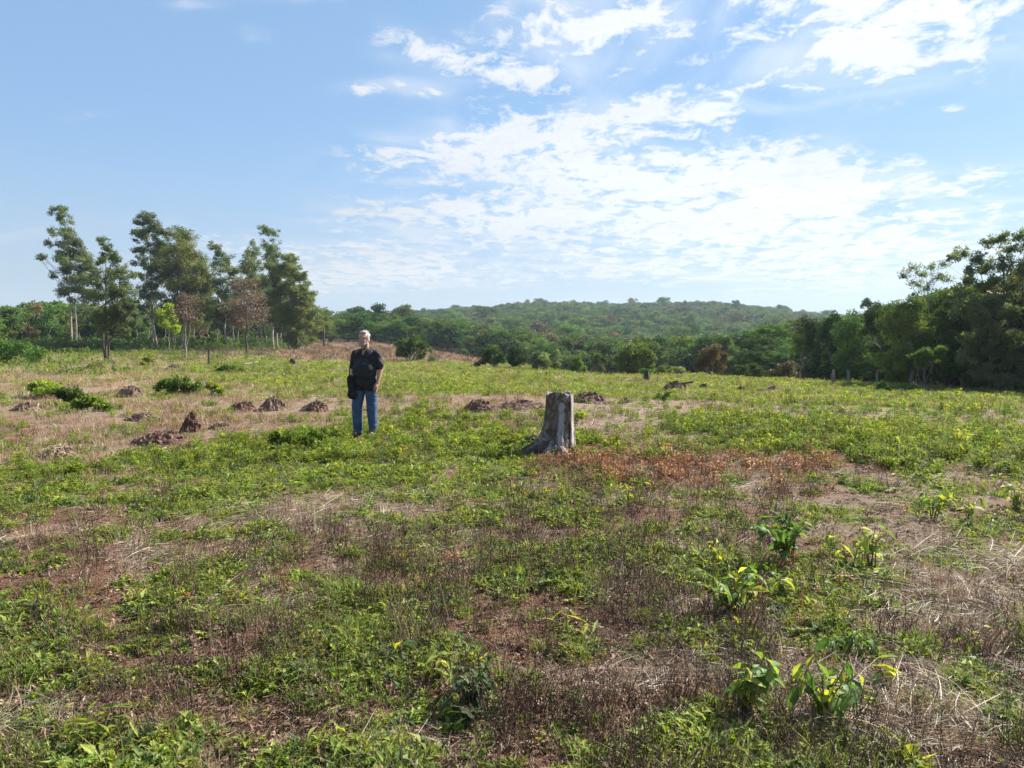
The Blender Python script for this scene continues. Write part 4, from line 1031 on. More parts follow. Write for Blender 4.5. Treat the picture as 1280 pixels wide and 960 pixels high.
    custom_tree('feathery_tree', 'thin see-through tree rising left of the tall feathery one', 'tree', [(1130, 345, 7), (1142, 335, 8), (1152, 343, 8), (1165, 335, 8), (1175, 345, 8), (1145, 355, 8), (1160, 358, 8), (1180, 330, 6), (1185, 350, 7)], 34, [(1166, 1158, 345), (1168, 1140, 350)], 'airy', 'bark', 3600, 0.08, 62, None, r0=.04, droop=0, sub=26, subr=.25, asp=.42, cnt=9, sp=(.1, 1.15))
    custom_tree('vine_covered_tree', 'dark vine covered column shaped tree in the right wood', 'tree', [(1183, 382, 8), (1178, 396, 10), (1190, 398, 9), (1183, 412, 12), (1192, 425, 12), (1178, 430, 11), (1186, 445, 13), (1195, 460, 12), (1180, 466, 12)], 31.5, [(1186, 1183, 385)], 'crown_a', 'darkbark', 9000, 0.10, 63, None, r0=.08, droop=.3, sub=12, subr=.42, asp=.5)
    custom_tree('lone_tree', 'tall dark tree poking above the wood beyond the field', 'tree', [(1083, 377, 5), (1087, 381, 4), (1079, 382, 3), (1084, 392, 4)], 70, [(1085, 1084, 382)], 'crown_a', 'bark', 1200, 0.2, 64, None, r0=.07, droop=0)
    # bare tree and posts at the dark wood
    p = gnd(1000, 41); root = thing('bare_tree', 'leafless grey sapling before the dark wood', 'tree', p); mb = MB(); g = np.random.default_rng(8)
    limbs(mb, (0, 0, -.1), (.05, 0, 1.7), [(g.normal(0, .45), g.normal(0, .45), g.uniform(.9, 2.0)) for _ in range(14)], .035, 4, wob=.03, frac=(.35, .95)); mb.build('trunk', M['bark'], root)
    for i, (px, py, h, lb) in enumerate([(1042, 478, .62, 'left one of two weathered posts before the dark wood'), (1061, 478, .66, 'right one of two weathered posts before the dark wood')]):
        p = gnd(px, 33); mb = MB(); mb.tube([(0, 0, -.2), (.02, 0, h * .5), (-.01, 0, h)], [.07, .065, .055], 8, .4, True, .12)
        o = mb.build('wooden_post', M['bark']); o.location = p; tag(o, lb, 'post', 'posts before the wood')


# ------------------------------------------------------------------ mounds, logs
def mound(label, px, py, wpx, hpx, mat='mound', seed=0, peak=0.0, cat='mound', name='earth_mound', straw=True, rough=.30):
    p = gp(px, py); w = wpx * p.y / FPX / 2 * 1.38; h = hpx * p.y / FPX * 1.15
    g = np.random.default_rng(seed)
    na, nr = 44, 16; V = []
    for i in range(nr):
        s = i / (nr - 1)
        for k in range(na):
            a = k / na * 2 * math.pi
            out = 1 + .22 * (float(fbm(np.array([math.cos(a) * 1.5 + seed]), np.array([math.sin(a) * 1.5]), 3)[0]) - .5) * 2
            rr = s * w * out
            z = h * ((1 - s ** 2.3) if peak == 0 else (1 - s ** 1.15)) - 0.05 * s
            x, y = math.cos(a) * rr, math.sin(a) * rr * .8
            V.append((x, y, z))
    V = np.array(V)
    n = fbm(V[:, 0] / w * 3 + seed * 3.1, V[:, 1] / w * 3, 7, 5) - .5
    n2 = fbm(V[:, 0] / w * 14 + seed, V[:, 1] / w * 14 + V[:, 2] * 9, 9, 3) - .5
    edge = np.repeat(1 - (np.arange(nr) / (nr - 1)) ** 4, na)
    V[:, 2] += (n * h * .45 + n2 * h * rough * 2.4) * edge
    V[:, 0] += n2 * w * .14 * edge; V[:, 1] += np.roll(n2, 7) * w * .14 * edge
    F = [(i * na + k, i * na + (k + 1) % na, (i + 1) * na + (k + 1) % na, (i + 1) * na + k) for i in range(nr - 1) for k in range(na)]
    me = mesh_np('earth_mound', V, np.array(F), M[mat], smooth=False)
    o = obj(name, me); o.location = p + Vector((0, w * .5, -.02)); tag(o, label, cat)
    if straw:
        mb = MB()
        for k in range(60):
            q = V[g.integers(0, len(V))]; d = g.uniform(0, 6.28); L = g.uniform(.06, .2) * (w / .4) ** .5
            e = q + np.array([math.cos(d) * L, math.sin(d) * L, g.uniform(-.03, .06)])
            mb.tube([q + (0, 0, .005), (q + e) / 2 + (0, 0, .025), e], [.003, .0025, .001], 3, g.uniform(0, 1), False)
        c = mb.build('dead_roots', M['litter'] if mat == 'mound' else M['straw'], o); c['kind'] = 'stuff'
    return o


def log(label, a, b, r, mat='char', name='log', cat='log', seed=0, n=8, twigs=3, lift=0.0, jag=.18):
    A, B = gp(*a), gp(*b); A.z += r * .7 + lift; B.z += r * .6 + lift * 1.5
    g = np.random.default_rng(seed); mb = MB(); s = np.linspace(0, 1, 8)
    base = np.array(A); d = np.array(B) - base; Ln = np.linalg.norm(d)
    w = g.normal(0, .035, (8, 3)) * Ln * np.sin(s * math.pi)[:, None] * np.array([1, 1, .5])
    pts = d * s[:, None] + w
    mb.tube(pts, r * (1 - .5 * s), n, .5, True, jag)
    for k in range(twigs):
        i = g.integers(2, 7); e = pts[i] + unit(g.normal(0, 1, 3) + unit(d) * 1.2 + (0, 0, .5)) * Ln * g.uniform(.12, .3)
        mb.tube([pts[i], (pts[i] + e) / 2 + g.normal(0, .02, 3) * Ln, e], [r * .45, r * .3, r * .1], 5, .5, False)
    o = mb.build(name, M[mat]); o.location = A; tag(o, label, cat)
    return o


def build_mounds():
    m = mound
    m('wide reddish brown mound with a fallen stick below it', 193, 558, 70, 15, seed=1)
    m('upright dark brown mound behind the wide reddish one', 235, 541, 26, 22, seed=2, peak=1)
    m('flat pinkish mound up behind the wide reddish one', 170, 527, 42, 9, 'palemound', seed=3)
    m('low brown mound right of the upright dark one', 272, 538, 32, 8, seed=4)
    m('grey pink mound half hidden by dry grass below the dark bush', 158, 497, 30, 12, 'palemound', seed=5)
    m('dark crumbly mound right of the charred root', 299, 516, 34, 12, seed=6)
    m('pale straw covered mound between two dark ones left of the man', 338, 514, 30, 14, 'palemound', seed=7)
    m('squat dark mound nearest to the man on his left', 391, 515, 34, 11, seed=8)
    m('small far mound in the green strip left of the man', 358, 472, 24, 5, seed=9)
    m('smallest far mound in the green strip beside the man', 392, 473, 15, 4, seed=10)
    m('red brown mound midway between the man and the stump', 599, 516, 42, 13, seed=11)
    m('low red brown heap at the left of the midway mound', 543, 518, 26, 6, seed=12)
    m('spread heap of red clods left of the stump top', 652, 512, 58, 9, 'mound', seed=13)
    m('dark rooty heap right behind the stump', 738, 505, 46, 12, seed=14, rough=.3)
    m('low clod on the straw patch right of the stump', 782, 504, 18, 5, seed=15)
    m('dark mound with a curved branch on the green strip beyond the stump', 846, 489, 30, 10, seed=16)
    m('small dark mound right of the branch covered one', 880, 487, 13, 6, seed=17)
    m('little dark mound further right on the green strip', 928, 489, 12, 5, seed=18)
    m('small dark lump at the end of the short log far right', 967, 489, 14, 5, 'mound', seed=19)
    m('grassy low mound at the left edge of the photo', 25, 515, 34, 9, 'palemound', seed=20)
    m('pale dusty heap in dry grass at lower left', 60, 575, 60, 12, 'palemound', seed=21)
    m('low dusty mound before the grove left of the small withered tree', 214, 463, 20, 6, 'palemound', seed=23)
    m('dark low mound lying on the grass below the multi stemmed tree', 115, 461, 22, 6, seed=22)
    # logs
    log('charred root end jutting up beside the dark leafy bush', (240, 494), (262, 486), .10, seed=1, lift=.08, name='charred_root', cat='root', twigs=2)
    log('bleached forked branch lying before the withered tree', (305, 459), (322, 456), .07, 'bark', seed=2, name='dead_branch', cat='branch', lift=.1)
    log('curved dark branch over the mound beyond the stump', (838, 488), (866, 488), .05, seed=3, name='dead_branch', cat='branch', lift=.18)
    log('thin log lying on the green strip at far right', (946, 489), (975, 489), .05, 'darkbark', seed=4)
    log('brown stick in front of the wide reddish mound', (184, 573), (207, 561), .03, 'bark', seed=5, name='stick', cat='stick', twigs=0)
    log('pale stick in the weeds below the wide reddish mound', (128, 587), (160, 578), .02, 'driftwood', seed=6, name='stick', cat='stick', twigs=1)
    log('thin dark log far behind between the shrubs and the man', (575, 478), (600, 477), .04, 'darkbark', seed=7)
    log('long pale branch crossing the bottom right corner', (1228, 948), (1252, 918), .008, 'driftwood', seed=8, name='dead_branch', cat='branch', twigs=2)
    log('fine dry twig below the broad leaved sapling at right', (1060, 875), (1120, 905), .004, 'driftwood', seed=9, name='twig', cat='twig', twigs=2)
    log('arched dry twig on the straw near the right edge', (1150, 770), (1225, 800), .004, 'driftwood', seed=10, name='twig', cat='twig', twigs=3, lift=.03)
    log('dark fallen branch in the shade at lower right', (1160, 862), (1262, 922), .012, 'bark', seed=11, name='dead_branch', cat='branch', twigs=4)
    log('bundle stem of brown twigs at bottom centre', (615, 893), (690, 880), .007, 'driftwood', seed=12, name='twig', cat='twig', twigs=4)
    log('slender pale twig right of the bottom centre bundle', (740, 925), (775, 897), .005, 'driftwood', seed=13, name='twig', cat='twig', twigs=1)
    log('thin twig on the bare soil at lower left', (105, 900), (125, 880), .006, 'driftwood', seed=14, name='twig', cat='twig', twigs=1)
    log('thin straight stick behind the yellow sapling at right', (1048, 775), (1110, 760), .005, 'driftwood', seed=15, name='stick', cat='stick', twigs=2)
    log('dry forked branch near the right edge on grey straw', (1205, 745), (1262, 768), .008, 'driftwood', seed=16, name='dead_branch', cat='branch', twigs=5, lift=.03)
    # small snags
    def snag(label, px, py, h, r, seed):
        p = gp(px, py); mb = MB(); g = np.random.default_rng(seed)
        mb.tube([(0, 0, -.1), (.02, 0, h * .35), (.0, 0, h * .75), (.03, 0, h)], [r * 1.4, r, r * .95, r * .7], 9, .4, True, .2)
        o = mb.build('snag', M['char']); o.location = p; tag(o, label, 'snag')
    snag('small leafy topped dark snag before the broad tree', 808, 476, .46, .13, 1)
    snag('tiny black stump on the green strip near the palm', 366, 458, .45, .18, 2)
    snag('short dark post before the slim grove stems', 261, 457, 1.0, .07, 3)
    B = bush
    B('leafy_bush', 'tuft of leaves sprouting from the small snag', 'plant', [(808, 465, 4), (803, 463, 3), (813, 464, 3)], (808, 475), 'crown_a', 350, .10, 71, r0=.015)


# ------------------------------------------------------------------ the stump
def stump_mat():
    m, t, out = new_mat('weathered grey stump wood')
    tc = t.node('ShaderNodeTexCoord'); mp = t.node('ShaderNodeMapping'); mp.inputs['Scale'].default_value = (1, 1, .16)
    t.l.new(tc.outputs['Object'], mp.inputs[0])
    n1 = t.noise(mp.outputs[0], 9, 8, .7, .6); n2 = t.noise(tc.outputs['Object'], 5.5, 6, .65, .8); n3 = t.noise(mp.outputs[0], 45, 5, .7, .3)
    c = t.ramp(n1, [(0.30, (0.035, 0.028, 0.025)), (0.45, (0.12, 0.105, 0.098)), (0.58, (0.23, 0.215, 0.21)), (0.72, (0.38, 0.365, 0.35))])
    c = t.mix(t.sst(n2, .46, .58), c, (0.085, 0.055, 0.038))
    sx = t.node('ShaderNodeSeparateXYZ'); t.l.new(tc.outputs['Object'], sx.inputs[0])
    xw = t.m('ADD', sx.outputs[0], t.m('ADD', t.m('MULTIPLY', t.m('SUBTRACT', n2, .5), .10), t.m('MULTIPLY', sx.outputs[2], -.02)))
    strip = t.m('MULTIPLY', t.m('MULTIPLY', t.sst(xw, -.015, .0), t.sst(xw, .085, .065)), t.m('MULTIPLY', t.sst(sx.outputs[2], .10, .22), t.sst(sx.outputs[2], .76, .72)))
    c = t.mix(t.m('MULTIPLY', strip, .85), c, t.ramp(n1, [(.3, (.17, .18, .185)), (.6, (.33, .345, .36))]))
    c = t.mix(t.sst(n3, .34, .47, .85, 0), c, (0.025, 0.02, 0.018))
    pb = t.node('ShaderNodeBsdfPrincipled'); pb.inputs['Roughness'].default_value = .8; pb.inputs['Specular IOR Level'].default_value = .25
    t.l.new(c, pb.inputs['Base Color'])
    b = t.node('ShaderNodeBump'); b.inputs['Strength'].default_value = .9; b.inputs['Distance'].default_value = .015
    t.l.new(t.m('ADD', n1, t.m('MULTIPLY', n3, .6)), b.inputs['Height']); t.l.new(b.outputs[0], pb.inputs['Normal'])
    t.l.new(pb.outputs[0], out.inputs[0])
    return m


def build_stump():
    base = gp(690, 571); d = base.y + .2; base = gnd(697, d)
    k = d / FPX
    root = thing('tree_stump', 'tall weathered grey tree stump with flared root left of the rusty weeds', 'stump', base)
    Hh = (570 - 492) * k
    nz, na = 34, 72; V = []
    for i in range(nz):
        s = i / (nz - 1); z = s * Hh
        # silhouette read from the photograph, left and right half widths about x=697
        lf = np.interp(s, [0, .08, .2, .35, .5, .75, 1], [43, 37, 26, 18.5, 15.5, 14, 13]) * k
        rt = np.interp(s, [0, .06, .2, .5, 1], [20, 18.5, 18, 17.5, 17]) * k
        for j in range(na):
            a = j / na * 2 * math.pi; c, sn = math.cos(a), math.sin(a)
            rx = rt if c > 0 else lf
            ry = np.interp(s, [0, .1, .3, 1], [26, 21, 17.5, 15.5]) * k
            fl = .07 * math.sin(a * 5 + .8 + .8 * s) + .05 * math.sin(a * 9 + 2 + s) + .03 * math.sin(a * 17)
            fl *= 1 - .35 * s; fl += .14 * (1 - s) ** 3 * math.sin(a * 4 + 1)
            n = float(fbm(np.array([a * 3.0]), np.array([s * 2.5]), 5)[0]) - .5
            q = 1 + fl + .10 * n
            V.append((rx * c * q * 1.10, ry * sn * q * 1.06, z))
    V = np.array(V)
    # jagged rim
    rim = V[-na:]; ang = np.arange(na) / na * 6.283
    rim[:, 2] += .018 * np.sin(ang * 3) + .02 * (fbm(ang * 4, ang * 0, 9) - .5) * 2
    V[-na:] = rim; V[:na, 2] -= .15
    inner = []
    for q, (dz, sc) in enumerate([(-.03, .86), (-.055, .55), (-.02, .28)]):
        r_ = rim.copy(); r_[:, :2] *= sc; r_[:, 2] += dz + .02 * (fbm(ang * 3, ang * 0 + q, 12) - .5); inner.append(r_)
    V = np.concatenate([V] + inner + [[[0, 0, Hh - .03]]])
    rows = nz + 3
    F = [(i * na + j, i * na + (j + 1) % na, (i + 1) * na + (j + 1) % na, (i + 1) * na + j) for i in range(rows - 1) for j in range(na)]
    F3 = [(rows * na, (rows - 1) * na + j, (rows - 1) * na + (j + 1) % na) for j in range(na)]
    SM = stump_mat()
    obj('trunk_wood', mesh_np('trunk_wood', V, [np.array(F), np.array(F3)], SM, smooth=True), root)
    # pale slab painting sunlight on the right edge, and a black scorched bark flake
    mb = MB()
    def slab(mbx, a0, a1, z0, z1, off, th):
        n = 7; rws = 10; P = []
        for side in (off, off + th):
            for i in range(rws):
                for j in range(n):
                    a = a0 + (a1 - a0) * j / (n - 1); z = z0 + (z1 - z0) * i / (rws - 1)
                    s_ = z / Hh; rr = np.interp(s_, [0, .06, .2, .5, 1], [20, 18.5, 18, 17.5, 17]) * k if math.cos(a) > 0 else np.interp(s_, [0, .08, .2, .35, .5, .75, 1], [35, 30, 22.5, 17.5, 15.5, 14, 13]) * k
                    ry = np.interp(s_, [0, .1, .3, 1], [26, 21, 17.5, 15.5]) * k
                    w = 1 + side / .2 + .03 * math.sin(z * 20 + j)
                    P.append((rr * math.cos(a) * w, ry * math.sin(a) * w, z + .02 * math.sin(j * 2.1)))
        g0 = rws * n; f = []
        for i in range(rws - 1):
            for j in range(n - 1):
                q = i * n + j; f += [(q, q + n, q + n + 1, q + 1), (g0 + q, g0 + q + 1, g0 + q + n + 1, g0 + q + n)]
        for i in range(rws - 1):
            q = i * n; f += [(q, g0 + q, g0 + q + n, q + n)]; q = i * n + n - 1; f += [(q, q + n, g0 + q + n, g0 + q)]
        for j in range(n - 1):
            f += [(j, j + 1, g0 + j + 1, g0 + j)]; q = (rws - 1) * n + j; f += [(q, g0 + q, g0 + q + 1, q + 1)]
        mbx.add(P, None, f, .6)
    slab(mb, -.62, -.12, .12, Hh * .97, .012, .018); mb.build('painted_lit_edge', solid_mat('pale wood painted as sunlit edge', (.18, .15, .13), (.42, .37, .32), 8, stretch=(1, 1, .2)), root, True)
    mb = MB(); slab(mb, -.95, -.70, .25, Hh * .93, .006, .012); mb.build('bark', M['char'], root, True)
    # roots at the foot
    for sd, (x0, y0, x1, y1, r) in enumerate([(-.20, -.16, -.50, -.24, .07), (-.26, 0, -.60, .03, .08), (.02, -.24, .10, -.46, .055), (.16, -.12, .34, -.24, .05), (-.1, -.22, -.26, -.44, .06)]):
        mb = MB(); mb.tube([(x0 * .6, y0 * .6, .22), (x0, y0, .12), ((x0 + x1) / 2, (y0 + y1) / 2, .06), (x1, y1, -.05)], [r * 1.2, r, r * .8, r * .4], 8, .5, True, .15)
        mb.build('root', M['char'] if sd < 2 else SM, root)
    # black lump added as stump shadow on the left, and a broken wood chunk
    o = mound('added black lump painting the shadow at the left foot of the stump', 664, 560, 30, 13, 'mound', seed=33, name='stump_shadow_lump', cat='shadow lump')
    for me_ in (o.data,): me_.materials.clear(); me_.materials.append(M['char'])  # black here holds the stump's shadow in the colour
    p = gp(697, 571); mb = MB()
    mb.tube([(-.17, 0, .10), (-.05, -.02, .13), (.05, -.04, .11), (.13, -.10, .02)], [.025, .05, .055, .04], 7, .5, True, .25)
    o = mb.build('wood_chunk', M['driftwood']); o.location = p; tag(o, 'bent broken chunk of pale wood at the foot of the stump', 'wood chunk')


# ------------------------------------------------------------------ broad leaved saplings in front
def big_leaf(L, W, fold, curl, wave, mat, t0):
    n, mrow = 9, 3; V = []; T = []
    for i in range(n):
        s = i / (n - 1); w = W * (math.sin(math.pi * min(1, s * .97 + .03) ** .85) ** .8) * .5
        ang = curl * s; x = L * (math.sin(ang) / max(curl, 1e-3) if curl else s); z = -L * ((1 - math.cos(ang)) / max(curl, 1e-3) if curl else 0)
        for j, q in enumerate((-1, -.5, 0, .5, 1)):
            V.append((x, q * w * (1 - .08 * abs(q)), z + fold * abs(q) * w + wave * W * .06 * math.sin(s * 11 + q * 3))); T.append(t0 + .10 * (abs(q) < .1) - .1 * (s > .9))
    F = [(i * 5 + j, (i + 1) * 5 + j, (i + 1) * 5 + j + 1, i * 5 + j + 1) for i in range(n - 1) for j in range(4)]
    return mesh_np('leaf', np.array(V), np.array(F), mat, np.clip(T, 0, 1), smooth=True)


LEAFSET = {}


def sapling(label, px, py, stems, leaves, mat='bigleaf', tints=(.3, .6, .9), Lm=.12, seed=0, hpx=60, spread=.5, name='broad_leaved_sapling', asp=.42, group=None, droop=.5, cat='sapling'):
    p = gp(px, py); g = np.random.default_rng(seed); Lm *= 1.25; spread *= 1.3
    root = thing(name, label, cat, p, group)
    hh = hpx * math.hypot(p.y, CAM_Z) / FPX
    key = (mat, tints, round(Lm, 3), asp)
    if key not in LEAFSET:
        LEAFSET[key] = [big_leaf(Lm * q, Lm * asp * q, f, c, 1, M[mat], t) for q, f, c, t in zip((1, .8, 1.1, .65, .9, .75), (.35, .5, .3, .6, .45, .2), (.5, 1.0, .8, 1.3, .3, .7), (tints * 2)[:6])]
    LS = LEAFSET[key]
    mb = MB(); k = 0; per = max(1, leaves // stems)
    for s in range(stems):
        a = g.uniform(0, 6.28); ln = g.uniform(.05, 1) ** .6 * spread * hh; top = np.array([math.cos(a) * ln, math.sin(a) * ln, hh * g.uniform(.65, 1.0)])
        b = np.array([g.normal(0, .015), g.normal(0, .015), -.02]); mid = b * .4 + top * .6 + np.array([0, 0, .12 * hh]) - np.array([top[0], top[1], 0]) * .2
        pts = [b, (b + mid) / 2, mid, top]; mb.tube(pts, [.005, .004, .003, .0015], 5, .5, False)
        for q in range(per):
            f = .30 + .70 * (q + 1) / per; i = f * 3; i0 = min(int(i), 2); P = np.array(pts[i0]) + (np.array(pts[i0 + 1]) - pts[i0]) * (i - i0)
            th = a + q * 2.6 + g.normal(0, .4); el = g.uniform(-.55, .55) - droop * .4
            if k % 5 == 4: th += 1.3
            o = obj('leaf', LS[g.integers(0, len(LS))], root)
            o.location = P; o.rotation_euler = Euler((g.normal(0, .4), -el, th)); sc = g.uniform(.75, 1.15) * (.7 + .3 * f); o.scale = (sc, sc, sc); k += 1
    mb.build('stem', M['stem'], root, True)
    return root


def build_saplings():
    s = sapling
    Gn, Y, Mx, Dk = (.2, .65, .4), (.85, .97, .7), (.45, .9, .65), (.2, .4, .6)
    s('dark green broad leaved sapling with shiny leaves right of centre', 987, 708, 12, 84, tints=Gn, Lm=.11, seed=1, hpx=72, spread=.52)
    s('yellow leaved sapling leaning right beside the dark green one', 1086, 714, 7, 32, tints=(.85, .95, .55), Lm=.10, seed=2, hpx=58, spread=.5)
    s('low yellow leaf shoot at the foot of the yellow leaved sapling', 1062, 705, 2, 6, tints=Y, Lm=.11, seed=21, hpx=32, spread=.8)
    s('mixed green and yellow sapling with one upright leaf', 915, 770, 14, 90, tints=Mx, Lm=.095, seed=3, hpx=60, spread=.72)
    s('sapling with long pointed leaves and yellow tip in the lower right', 925, 895, 12, 74, tints=Mx, Lm=.08, seed=4, hpx=72, spread=.4)
    s('drooping yellow green sapling in the lower right foreground', 1035, 908, 12, 78, tints=(.55, .9, .3), Lm=.075, seed=5, hpx=72, spread=.5, droop=1.6)
    s('small shoot with three yellow leaves right of the drooping sapling', 1108, 858, 3, 7, tints=Y, Lm=.10, seed=6, hpx=34, spread=.8, droop=1.2)
    s('low dark green leafy plant between the lower right saplings', 1052, 820, 7, 36, tints=Gn, Lm=.07, seed=7, hpx=34, spread=.9)
    s('leafy shoot with drooping pale leaves right of the mixed sapling', 975, 748, 4, 20, tints=Mx, Lm=.085, seed=31, hpx=30, spread=.8)
    s('low green leafy weed under the mixed sapling', 895, 800, 8, 44, 'weed', (.4, .7, .3), .05, 32, 24, 1.1, 'arching_weed', .4, cat='weed')
    s('small yellow green shoot near the right edge', 1216, 812, 4, 14, tints=Mx, Lm=.07, seed=8, hpx=28, spread=.9)
    s('green sapling with a pale top leaf near the right edge', 1166, 652, 5, 24, tints=Mx, Lm=.12, seed=9, hpx=38, spread=.5)
    s('yellow green sapling at the right edge behind the pale topped one', 1212, 648, 5, 18, tints=Y, Lm=.10, seed=10, hpx=28, spread=.7)
    s('bright yellow green shrub touching the right edge', 1272, 635, 6, 34, tints=Y, Lm=.09, seed=11, hpx=36, spread=.6)
    s('yellow green shoot standing alone right below the rusty weeds', 787, 640, 5, 26, 'yellowleaf', (.4, .8, .6), .055, 12, 38, .5)
    s('single yellow shoot below the rusty weeds', 886, 700, 2, 7, 'yellowleaf', (.8, .9, .7), .07, 13, 30, .3)
    s('dusky blue green weed with narrow leaves at bottom centre', 592, 893, 12, 110, 'darkleaf', (.1, .4, .7), .065, 14, 62, .40, 'narrow_leaved_weed', .3, cat='weed')
    s('dark leafy weed in shade below the dusky weed', 590, 905, 6, 34, 'darkleaf', (.05, .2, .4), .08, 15, 40, .8, 'narrow_leaved_weed', .34, cat='weed')
    s('grassy weed with arching pale leaves right of centre', 715, 795, 6, 22, 'weed', (.7, .9, .5), .12, 16, 30, .9, 'arching_weed', .14, cat='weed')
    s('green arching leaved weed at the bottom edge left of centre', 428, 945, 5, 22, 'weed', (.5, .8, .3), .10, 17, 34, .8, 'arching_weed', .24, cat='weed')
    s('leafy green weed tuft in the bottom left corner', 130, 935, 8, 44, 'weed', (.4, .7, .2), .08, 18, 40, .8, 'arching_weed', .25, cat='weed')
    s('fern like green weed on the bare soil at the left edge', 28, 775, 7, 34, 'weed', (.4, .6, .2), .08, 19, 26, 1.0, 'arching_weed', .2, cat='weed')
    s('spiky green weed on bare soil right of the left edge fern', 118, 790, 6, 30, 'weed', (.4, .7, .3), .09, 20, 26, 1.0, 'arching_weed', .2, cat='weed')
    s('light green leafy weed clump left of the dusky weed', 545, 850, 9, 48, 'weed', (.6, .9, .5), .075, 22, 42, .8, 'arching_weed', .28, cat='weed')
    s('low yellow leaved weed far right in the green field', 1208, 552, 6, 36, 'yellowleaf', (.5, .8, .9), .10, 23, 14, .9, cat='weed')
    s('dark green weed clump on the soil left of the dusky weed', 500, 835, 7, 40, 'darkleaf', (.2, .5, .7), .06, 24, 26, .9, 'narrow_leaved_weed', .35, cat='weed')


# ------------------------------------------------------------------ the man
def remeshed(name, mb, mat, voxel, smooth_it=3, parent=None, push=None):
    me = mb.mesh(name + '_rough', None)
    o = bpy.data.objects.new(name + '_rough', me); COL.objects.link(o)
    md = o.modifiers.new('r', 'REMESH'); md.mode = 'VOXEL'; md.voxel_size = voxel
    if smooth_it:
        sm = o.modifiers.new('s', 'SMOOTH'); sm.iterations = smooth_it; sm.factor = .5
    dg = bpy.context.evaluated_depsgraph_get(); dg.update()
    me2 = bpy.data.meshes.new_from_object(o.evaluated_get(dg)); me2.name = name
    bpy.data.objects.remove(o)
    me2.materials.clear(); me2.materials.append(mat)
    if push is not None:
        n = len(me2.vertices); co = np.empty(n * 3, np.float32); me2.vertices.foreach_get('co', co); co = co.reshape(-1, 3)
        co = push(co); me2.vertices.foreach_set('co', co.astype(np.float32).ravel()); me2.update()
    me2.polygons.foreach_set('use_smooth', np.ones(len(me2.polygons), bool))
    return obj(name, me2, parent)


def cap(mb, a, b, r1, r2, sq=(1, 1)):
    """tapered limb segment made of overlapping ellipsoids"""
    a = np.array(a, float); b = np.array(b, float); L = np.linalg.norm(b - a); n = max(2, int(L / (min(r1, r2) * .45)))
    for i in range(n + 1):
        s = i / n; r = r1 + (r2 - r1) * s
        mb.ellipsoid(a + (b - a) * s, (r * sq[0], r * sq[1], r), 12, 8)


